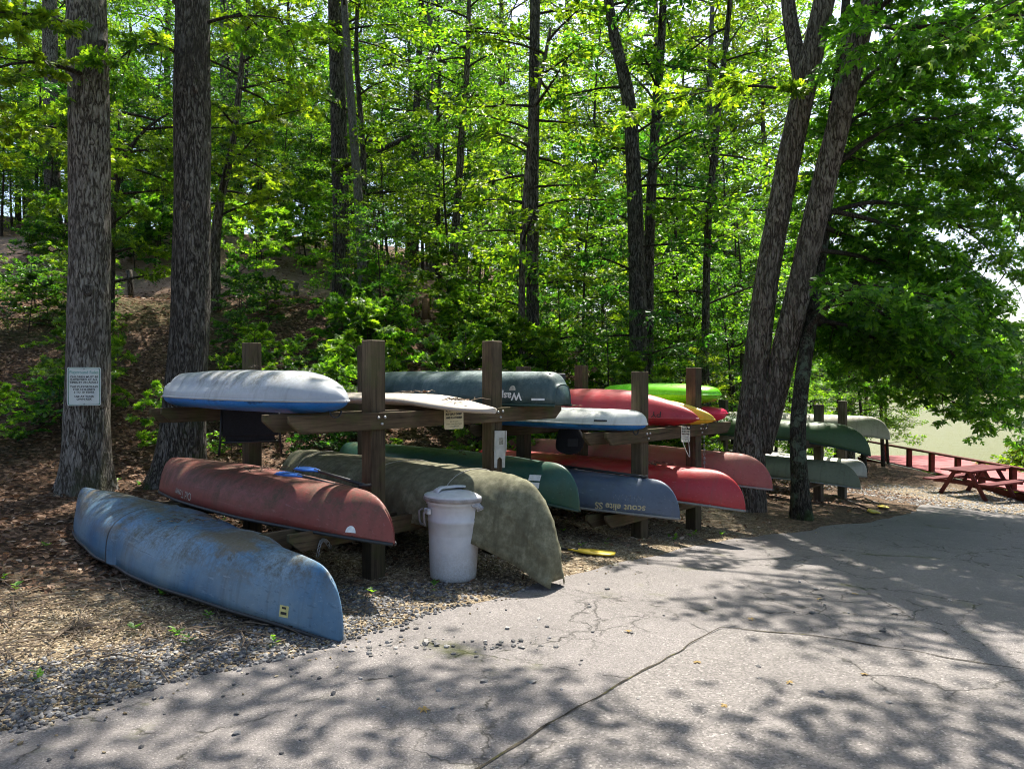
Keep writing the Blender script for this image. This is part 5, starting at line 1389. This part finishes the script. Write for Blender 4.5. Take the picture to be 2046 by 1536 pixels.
# ------------------------------------------------------------------ paddles
P_BLUE = plain('paddle_blue', (.015, .10, .42), .4); P_YEL = plain('paddle_yellow', (.62, .44, .03), .45)
def paddle(label, a, b, blade_m, blade_l=.46, blade_w=.18, shaft_m=None, roll=0.0, ribs=True, double=False):
    """from grip a to blade tip b"""
    a, b = np.array(a, float), np.array(b, float); L = np.linalg.norm(b - a)
    root = empty('paddle', tuple(a)); dirv = Vector((b - a) / L)
    q = dirv.to_track_quat('X', 'Z'); root.rotation_mode = 'QUATERNION'; root.rotation_quaternion = q @ Matrix.Rotation(roll, 4, 'X').to_quaternion()
    MB().tube([(0.02, 0, 0), (L * .5, 0, 0), (L - blade_l * .75, 0, 0)], .0145, 8).build('shaft', shaft_m or BLACK, root, True)
    def blade(x0, x1):
        t = np.linspace(0, 1, 11); P = np.zeros((11, 7, 3))
        for i, f in enumerate(t):
            w = blade_w / 2 * (.14 + .86 * float(smoothstep(0, .5, f))) * (1 if f < .85 else math.sqrt(max(.05, 1 - ((f - .85) / .17) ** 2)))
            for j in range(7):
                s = -1 + j / 3; P[i, j] = (x0 + (x1 - x0) * f, s * w, .012 * (1 - s * s) * (1 - .6 * f) + (.004 * math.cos(s * 9) if ribs else 0) - .015 * f)
        o = MB().grid(P).build('blade', blade_m, root, True); m = o.modifiers.new('thick', 'SOLIDIFY'); m.thickness = .007
    blade(L - blade_l, L)
    if double: blade(blade_l * .0 + blade_l, 0)
    else: MB().tube([(0.01, -.05, 0), (0.0, 0, 0), (0.01, .05, 0)], .014, 7).build('grip', shaft_m or BLACK, root, True)
    return tag(root, label, 'paddle')
paddle('upper blue bladed paddle lying on the dull red canoe', (-1.16, 5.86, .80), (-1.95, 6.80, .845), P_BLUE, .42, .17)
paddle('lower blue bladed paddle lying on the near side of the dull red canoe', (-1.24, 5.78, .78), (-2.06, 6.56, .83), P_BLUE, .42, .17)
paddle('black paddle lying along the top of the slate blue canoe', (1.40, 7.78, .612), (0.35, 8.76, .64), BLACK, .45, .17)
g0, g1 = ground_px(1062, 1098), ground_px(1230, 1113)
paddle('dark shafted paddle with bright yellow blade lying in the gravel', (g0[0], g0[1], hg(*g0) + .03), (g1[0], g1[1], hg(*g1) + .05), P_YEL, .48, .19)
for lab, ua, va, ub, vb in (('yellow bladed paddle on the ground nearest the drive below the grey rack', 1668, 991, 1753, 1029), ('yellow bladed paddle on the ground closest to the grey rack posts', 1700, 983, 1770, 1019)):
    g0, g1 = ground_px(ua, va), ground_px(ub, vb)
    paddle(lab, (g0[0], g0[1], hg(*g0) + .03), (g1[0], g1[1], hg(*g1) + .05), P_YEL, .5, .17)

# ------------------------------------------------------------------ folding chair and bag hung under the boats
ch = empty('folding_chair', tuple(at(500, 822, 7.0)), math.atan2(N_DIR[1], N_DIR[0]) + math.pi - .5)
ch.rotation_euler = (0, 0, 0.35)
MB().box((0, 0, -.10), (.50, .018, .26), bev=.006).build('seat_cloth', BLACK_CLOTH, ch)
MB().box((0, .02, -.25), (.44, .02, .07), bev=.006).build('back_cloth', BLACK_CLOTH, ch)
for s in (-1, 1):
    MB().tube([(s * .25, 0, .06), (s * .262, -.01, -.18), (s * .275, -.03, -.40)], .011, 7).build('leg', BLACK, ch, True)
MB().tube([(-.26, -.02, -.285), (.26, -.02, -.285)], .010, 7).build('crossbar', BLACK, ch, True)
tag(ch, 'black folding chair hung beneath the white and blue kayak', 'chair')
bgp = at(1138, 858, 8.9)
bag = empty('bag', tuple(bgp))
P = np.zeros((14, 20, 3))
for i in range(14):
    f = i / 13; z = -.30 * f
    rx = .17 * (0.75 + .25 * math.sin(f * math.pi)) * math.sqrt(max(.02, 1 - max(0, (f - .75) / .26) ** 2)) ; ry = rx * .55
    for j in range(20):
        a = j / 19 * 2 * math.pi; w = 1 + .06 * math.sin(3 * a + 5 * f)
        P[i, j] = (rx * w * math.cos(a), ry * w * math.sin(a), z)
MB().grid(P).build('sack', BLACK_CLOTH, bag, True)
for s in (-1, 1): MB().tube([(s * .10, 0, -.02), (s * .11, -.03, .08), (s * .09, 0, .14)], .008, 5).build('strap', BLACK, bag, True)
MB().box((.03, -.098, -.15), (.12, .01, .09), bev=.004).build('pocket', plain('dark_grey_cloth', (.03, .03, .035), .8), bag)
tag(bag, 'black bag hung under the mossy white kayak', 'bag')

# ------------------------------------------------------------------ chains and ropes
def chain(label, pts, link_r=.013, wire=.0035):
    root = empty('chain', tuple(pts[0]))
    path, s = smooth_path(np.array(pts) - np.array(pts[0]), .05)
    an = np.linspace(0, 2 * math.pi, 11)
    proto = MB().tube(np.stack([1.55 * link_r * np.cos(an), link_r * np.sin(an), 0 * an], -1), wire, 5, cap=False).mesh('chain_link', CHAIN, True)
    dist, k = 0, 0
    while dist < s[-1]:
        i = min(int(np.searchsorted(s, dist)), len(s) - 2); t = Vector(path[i + 1] - path[i]).normalized()
        o = link('chain_link', proto, root); o.rotation_mode = 'QUATERNION'
        o.rotation_quaternion = t.to_track_quat('X', 'Z') @ Matrix.Rotation(k * math.pi / 2 + .4, 4, 'X').to_quaternion(); o.location = path[i]
        dist += link_r * 2.5; k += 1
    return tag(root, label, 'chain')
e0 = pA - (pB - pA) / np.linalg.norm(pB - pA) * .62 - nd1 * .13
chain('steel chain looped over the low beam end under the dull red canoe', [(e0[0], e0[1], .30), (e0[0], e0[1] - .01, .40), (e0[0] - .02, e0[1] - .02, .50), (e0[0] + .03, e0[1] + .03, .52), (e0[0] + .08, e0[1] + .06, .46), (e0[0] + .09, e0[1] + .07, .32)])
c = pG - nd2 * .09 + (pG - pF) * .08
chain('rusty chain hanging down the second post of the second rack', [(c[0], c[1], 1.02), (c[0], c[1], .7), (c[0] + .01, c[1], .4), (c[0], c[1], .05)])
r0 = at(1363, 880, 8.75); r1 = at(1381, 918, 8.6)
rp = empty('rope', tuple(r0)); pth, _ = smooth_path(np.array([r0, at(1368, 900, 8.7), r1, at(1385, 925, 8.6), at(1380, 928, 8.6), at(1378, 905, 8.7), at(1375, 868, 8.8)]) - r0, .03)
MB().tube(pth, .005, 5).build('cord', ROPE, rp, True); tag(rp, 'thin pale rope dangling below the small notice sign', 'rope')

# ------------------------------------------------------------------ boardwalk, rail, picnic table
DZ = -1.15
dk = empty('boardwalk', (12.5, 16.0, DZ))
plank_me = [MB().box((0, 0, 0), (2.9, .138, .035), bev=.004).mesh('plank', DECK_RED) for _ in range(1)][0]
y = 0.0; 
while y < 10.6:
    o = link('plank', plank_me, dk); o.location = (1.45, y, random.uniform(-.002, .002)); y += .145
MB().box((-.01, 5.3, -.16), (.045, 10.8, .24)).build('skirt_board', WOOD_RED, dk)
MB().box((2.9, 5.3, -.16), (.045, 10.8, .24)).build('skirt_board', WOOD_RED, dk)
for k, yy in enumerate((18.55, 19.78, 20.85, 22.15, 23.4, 24.9, 17.2, 26.3)):
    MB().box((.06, yy - 16, .26), (.13, .13, .55), bev=.006).build('rail_post', WOOD_RED, dk)
    for xx in (.1, 2.8): MB().box((xx, yy - 16, -.85), (.12, .12, 1.35)).build('pile', WOOD_RED, dk)
MB().box((.06, 5.3, .565), (.16, 10.7, .05), bev=.006).build('handrail', WOOD_RED, dk)
tag(dk, 'red painted boardwalk with low timber rail beside the lake', 'boardwalk')
tp = ground_px(1952, 993)
pt = empty('picnic_table', (tp[0], tp[1], hg(*tp)), math.atan2(.53, .85) * .92)
TM = wood_mat('picnic_red_brown', (.095, .024, .024), (.19, .058, .055))
PL = 1.85
for k in range(5): MB().box((0, -.29 + k * .145, .68), (PL, .138, .038), bev=.004).build('top_plank', TM, pt)
for s in (-1, 1):
    for k in range(2): MB().box((0, s * (.60 + .145 * k), .40), (PL, .138, .038), bev=.004).build('bench_plank', TM, pt)
for sx_ in (-.62, .62):
    for s in (-1, 1):
        M = Matrix.Rotation(s * R(31), 3, 'X')
        MB().box((sx_, s * .36, .33), (.04, .09, .80), M=M).build('leg', TM, pt)
    MB().box((sx_ + .045, 0, .36), (.04, 1.46, .09)).build('cross_beam', TM, pt)
    MB().box((sx_ + .045, 0, .64), (.04, .68, .07)).build('top_brace', TM, pt)
    M = Matrix.Rotation(R(45) * (1 if sx_ < 0 else -1), 3, 'Y')
    MB().box((sx_ * .72, 0, .50), (.04, .07, .42), M=M).build('diagonal_brace', TM, pt)
tag(pt, 'red brown wooden picnic table on the gravel beside the boardwalk', 'picnic table')

# ------------------------------------------------------------------ posts and logs on the hill
def hill_post(label, u, v0, v1, d, w, m, name='wooden_post', lean=0.0):
    b, t = at(u, v1, d), at(u, v0, d)
    root = empty(name, tuple(b)); z0 = hg(b[0], b[1]) - .2
    MB().tube([(0, 0, z0 - b[2]), (lean * .5, 0, (t[2] - b[2]) * .5), (lean, 0, t[2] - b[2])], w / 2, 10).build('stake', m, root, True)
    return tag(root, label, 'post')
hill_post('short dark wooden post at the edge of the path between the left trunks', 263, 540, 592, 16.2, .12, BARK_DARK, lean=-.04)
hill_post('short reddish post at the top of the log steps', 828, 597, 630, 16.6, .16, wood_mat('cedar_stake', (.16, .07, .04), (.34, .19, .12)))
hill_post('taller reddish broken post beside the log steps', 851, 597, 645, 16.4, .17, bpy.data.materials['cedar_stake'])
hill_post('grey stake at the edge of the upper path behind the saplings', 592, 566, 600, 16.4, .12, WOOD_GREY)
for lab, ua, va, ub, vb in (('pale fallen log running down the slope below the reddish posts', 846, 640, 873, 695),):
    a, b = ground_px(ua, va), ground_px(ub, vb); a3, b3_ = np.array([a[0], a[1], hg(*a) + .05]), np.array([b[0], b[1], hg(*b) + .05])
    root = empty('fallen_log', tuple(a3)); pth, _ = smooth_path(np.array([a3, (a3 + b3_) / 2 + [0, 0, .04], b3_]) - a3, .15)
    MB().tube(pth, np.linspace(.09, .07, len(pth)), 10).build('log', wood_mat('pale_log', (.22, .13, .09), (.48, .34, .26)), root, True); tag(root, lab, 'log')

# ------------------------------------------------------------------ loose ground cover
ICO_V = None
def rock_templates(n, rng):
    bm = bmesh.new(); bmesh.ops.create_icosphere(bm, subdivisions=1, radius=1); V = np.array([v.co[:] for v in bm.verts]); F = np.array([[v.index for v in f.verts] for f in bm.faces]); bm.free()
    out = []
    for _ in range(n):
        W = V * rng.uniform(.55, 1.35, (len(V), 1)); W = W * rng.uniform(.55, 1.25, 3); out.append(W)
    return out, F
def scatter_rocks(name, xs, ys, sizes, m, label, flat=.6, seed=0):
    rng = np.random.default_rng(seed); T, F = rock_templates(12, rng); n = len(xs)
    z = HG(xs, ys); zr = np.where(road_sd(xs, ys) < 0, H0(xs, ys), z)
    k = rng.integers(12, size=n); a = rng.uniform(0, 6.28, n); ca, sa = np.cos(a), np.sin(a)
    W = np.array(T)[k] * np.array([1, 1, flat]); X = W[..., 0] * ca[:, None] - W[..., 1] * sa[:, None]; Y = W[..., 0] * sa[:, None] + W[..., 1] * ca[:, None]
    V = np.stack([X, Y, W[..., 2]], -1) * sizes[:, None, None] + np.stack([xs, ys, zr + sizes * flat * .45], -1)[:, None]
    FF = (F[None] + (np.arange(n) * V.shape[1])[:, None, None]).reshape(-1, 3)
    o = link(name, fast_mesh(name, V.reshape(-1, 3), FF, m)); tag(o, label, kind='stuff'); return o
def rock_mat(name, stops):
    k = Mat(name); rnd = k.n('NewGeometry', out=8); c = k.coord(); n = k.noise(c, 90, 3)
    col = k.mix(.35, k.ramp(rnd, stops), k.ramp(n, [(.3, (.1, .1, .1)), (.7, (.6, .58, .56))]), 'OVERLAY')
    return k.done(k.bsdf(col, .85, .3))
GREY_ROCK = rock_mat('crushed_grey_stone', [(0, (.05, .049, .05)), (.4, (.105, .102, .104)), (.8, (.19, .185, .185)), (1, (.36, .345, .33))])
TAN_ROCK = rock_mat('tan_pea_gravel', [(0, (.10, .075, .045)), (.35, (.24, .18, .105)), (.75, (.39, .31, .19)), (1, (.55, .48, .36))])
rng = np.random.default_rng(91)
def sample(n, x0, x1, y0, y1): return rng.uniform(x0, x1, n), rng.uniform(y0, y1, n)
x, y = sample(110000, -5.5, 1.0, 1.8, 6.0); sd = road_sd(x, y)
p = np.where(sd > -.05, 1 - smoothstep(.25, 1.0, sd + (vnoise(x, y, 1.4) - .5) * .9), .04 * np.exp(sd / .25)) * (1 - .85 * smoothstep(-1.2, -.2, x)) * .55
keep = rng.random(len(x)) < p
scatter_rocks('crushed_stone', x[keep], y[keep], rng.uniform(.006, .019, keep.sum()), GREY_ROCK, 'angular grey crushed stone along the drive edge', .65, 1)
x, y = sample(330000, -5.5, 4.5, 2.2, 9.5); sd = road_sd(x, y); dist = np.hypot(x, y)
p = np.where(sd > 0, 1 - smoothstep(1.0, 2.4, sd + (vnoise(x, y, 1.1) - .5) * 1.6), .10 * np.exp(sd / .12)) * np.clip(5.0 / dist, 0, 1) ** 2 * (.25 + .75 * smoothstep(.35, .6, vnoise(x + 5, y, 2.0)))
keep = rng.random(len(x)) < p * .5
scatter_rocks('pea_gravel', x[keep], y[keep], rng.uniform(.006, .0125, keep.sum()), TAN_ROCK, 'tan pea gravel under and in front of the boat racks', .7, 2)
x, y = sample(5000, 6.5, 13, 12.5, 19.5); sd = road_sd(x, y); keep = (sd > 0) & (x + .35 * y > 12.8)
scatter_rocks('pale_gravel', x[keep], y[keep], rng.uniform(.012, .03, keep.sum()), rock_mat('pale_grey_gravel', [(0, (.2, .2, .2)), (.5, (.35, .34, .34)), (1, (.55, .54, .53))]), 'pale gravel around the picnic table', .6, 3)
# a loose row of larger chips on the asphalt
x, y = [], []
for q in range(70):
    u, v = rng.uniform(690, 1120), rng.normal(1290, 10); g = ground_px(u, v); x.append(g[0]); y.append(g[1])
for q in range(60):
    u, v = rng.uniform(700, 1900), rng.uniform(1160, 1420); g = ground_px(u, v); x.append(g[0]); y.append(g[1])
scatter_rocks('stone_chips', np.array(x), np.array(y), rng.uniform(.006, .022, len(x)), rock_mat('pale_stone_chips', [(0, (.09, .088, .085)), (.5, (.2, .19, .18)), (1, (.36, .34, .32))]), 'stone chips strewn on the asphalt', .6, 4)

def litter_mat(name, stops):
    k = Mat(name); rnd = k.n('NewGeometry', out=8)
    col = k.ramp(rnd, stops); p = k.bsdf(col, .75, .25); t = k.n('BsdfTranslucent', {'Color': col})
    return k.done(k.n('MixShader', {0: .25, 1: p, 2: t}))
LITTER = litter_mat('dead_leaves', [(0, (.045, .025, .014)), (.35, (.12, .062, .034)), (.7, (.24, .135, .080)), (.92, (.40, .27, .19)), (1, (.50, .40, .32))])
L = Leaves()
x, y = sample(200000, -14, 9.5, 5.5, 22.5); sd = road_sd(x, y); dist = np.hypot(x, y)
p = smoothstep(1.0, 2.6, sd + (vnoise(x, y, 1.2) - .5) * 1.5) * np.clip(9 / dist, 0, 1) ** 1.3 * .55 + .03 * (sd > .1)
keep = rng.random(len(x)) < p; x, y = x[keep], y[keep]; n = len(x)
z = HG(x, y) + rng.uniform(.006, .035, n)
a = rng.uniform(0, 6.28, n)
L.add(np.stack([x, y, z], -1), np.stack([np.cos(a), np.sin(a), rng.normal(.05, .25, n)], -1), np.array([0, 0, 1.0]) + rng.normal(0, .4, (n, 3)), rng.uniform(.04, .085, n))
o = link('leaf_litter', L.mesh('leaf_litter', OV, LITTER)); tag(o, 'brown dead leaf litter covering the slope and ground', kind='stuff')
print('litter', n)
# twigs
mb = MB()
for q in range(680):
    x_, y_ = rng.uniform(-6, 3.5), rng.uniform(3.2, 12)
    sd_ = road_sd(x_, y_)[0]
    if sd_ < .15: continue
    if q % 3: x_, y_ = rng.normal(-2.5, .9), rng.normal(4.9, .6)
    if road_sd(x_, y_)[0] < .15: continue
    a = rng.uniform(0, 6.28); ln = rng.uniform(.08, .5)
    pts = [];
    for f in (0, .35, .7, 1):
        xx, yy = x_ + math.cos(a) * ln * f + rng.normal(0, .012), y_ + math.sin(a) * ln * f + rng.normal(0, .012); pts.append((xx, yy, 0))
    pts = np.array(pts); pts[:, 2] = HG(pts[:, 0], pts[:, 1]) + .012 + rng.uniform(0, .03, 4)
    mb.tube(pts, np.linspace(1, .5, 4) * rng.uniform(.003, .007), 4)
o = mb.build('fallen_twigs', plain('dry_twig', (.13, .095, .065), .9, 0, .35, 8)); tag(o, 'dry fallen twigs scattered over the gravel', kind='stuff')
# seedlings in the gravel
L = Leaves()
for q in range(70):
    x_, y_ = rng.uniform(-5, 3), rng.uniform(3.2, 10); s_ = road_sd(x_, y_)[0]
    if s_ < .05: continue
    z_ = hg(x_, y_)
    for w in range(int(rng.integers(4, 9))):
        a = rng.uniform(0, 6.28); L.add(np.array([x_, y_, z_ + rng.uniform(.01, .06)]), np.array([math.cos(a), math.sin(a), .5]), np.array([0, 0, 1.0]), rng.uniform(.03, .07))
o = link('seedlings', L.mesh('seedlings', OV, LEAF_A)); tag(o, 'tiny green seedlings coming up through the gravel', kind='stuff')
# debris lying on the boats
def debris(label, pts, spread, n, seed, leafn=6, parent_z=None):
    r = np.random.default_rng(seed); c = np.array(pts, float); root = empty('twig_debris', tuple(c)); mb = MB()
    for _ in range(n):
        a = r.uniform(0, 6.28); ln = r.uniform(.05, .22); o = r.normal(0, 1, 2) * spread
        mb.tube([(o[0], o[1], .008), (o[0] + math.cos(a) * ln * .5, o[1] + math.sin(a) * ln * .5, .02 + r.uniform(0, .015)), (o[0] + math.cos(a) * ln, o[1] + math.sin(a) * ln, .01)], [.004, .003, .0015], 4)
    mb.build('twigs', bpy.data.materials['dry_twig'], root)
    L = Leaves(); k = leafn; o = r.normal(0, 1, (k, 2)) * spread; a = r.uniform(0, 6.28, k)
    L.add(np.stack([o[:, 0], o[:, 1], np.full(k, .015)], -1), np.stack([np.cos(a), np.sin(a), 0 * a + .1], -1), np.array([0, 0, 1.0]) + r.normal(0, .3, (k, 3)), r.uniform(.03, .06, k))
    link('leaves', L.mesh('leaves', OV, LITTER), root); root['kind'] = 'stuff'
    return tag(root, label)
debris('dry twigs on the tip of the paddle board', (-.43, 6.47, 1.448), .08, 12, 1)
debris('dry twigs on the middle of the paddle board', (-.88, 6.89, 1.507), .08, 9, 2)
debris('dry twigs and leaves on the blue canoe', (-2.65, 6.12, .47), .16, 16, 3, 12)
debris('dry twigs along the dull red canoe', (-2.35, 6.80, .805), .12, 12, 4)
debris('dry leaves and twigs caught on the mossy white kayak', (.72, 8.45, 1.325), .10, 7, 5, 8)
debris('dry leaves and twigs on the square stern boat', (-.35, 8.10, 1.725), .14, 8, 6, 9)
debris('dry leaves and twigs on the bright red canoe', (1.75, 8.92, .62), .12, 7, 7, 9)
debris('dry leaves on the dark green canoe', (-.35, 8.08, .83), .14, 6, 8, 9)
debris('dry leaves on the slate blue canoe', (.75, 8.42, .615), .10, 5, 9, 7)
debris('dry leaves on the white and blue kayak', (-2.2, 6.42, 1.735), .12, 5, 10, 7)
# fallen leaves on the asphalt
YL = litter_mat('yellowed_leaf', [(0, (.34, .24, .07)), (.6, (.36, .25, .10)), (1, (.22, .13, .06))])
lm1 = Leaves(); lm1.add(np.zeros(3), np.array([1, 0, .05]), np.array([0, .15, 1.0]), .09); leaf_me = lm1.mesh('fallen_leaf', MAPLE, YL)
for (u, v) in [(840, 1417), (1395, 1330), (1632, 1201), (1720, 1350), (1440, 1413), (1580, 1372), (1705, 1187), (1250, 1265), (1500, 1237)]:
    g = ground_px(u, v); o = link('fallen_leaf', leaf_me, None, (g[0], g[1], h0(*g) + .012)); o.rotation_euler = (random.uniform(-.2, .2), random.uniform(-.2, .2), random.uniform(0, 6.28)); s = random.uniform(.45, .8); o.scale = (s, s, s)
    tag(o, 'small yellowed fallen leaf lying flat on the asphalt', 'leaf', 'fallen leaves on the asphalt')
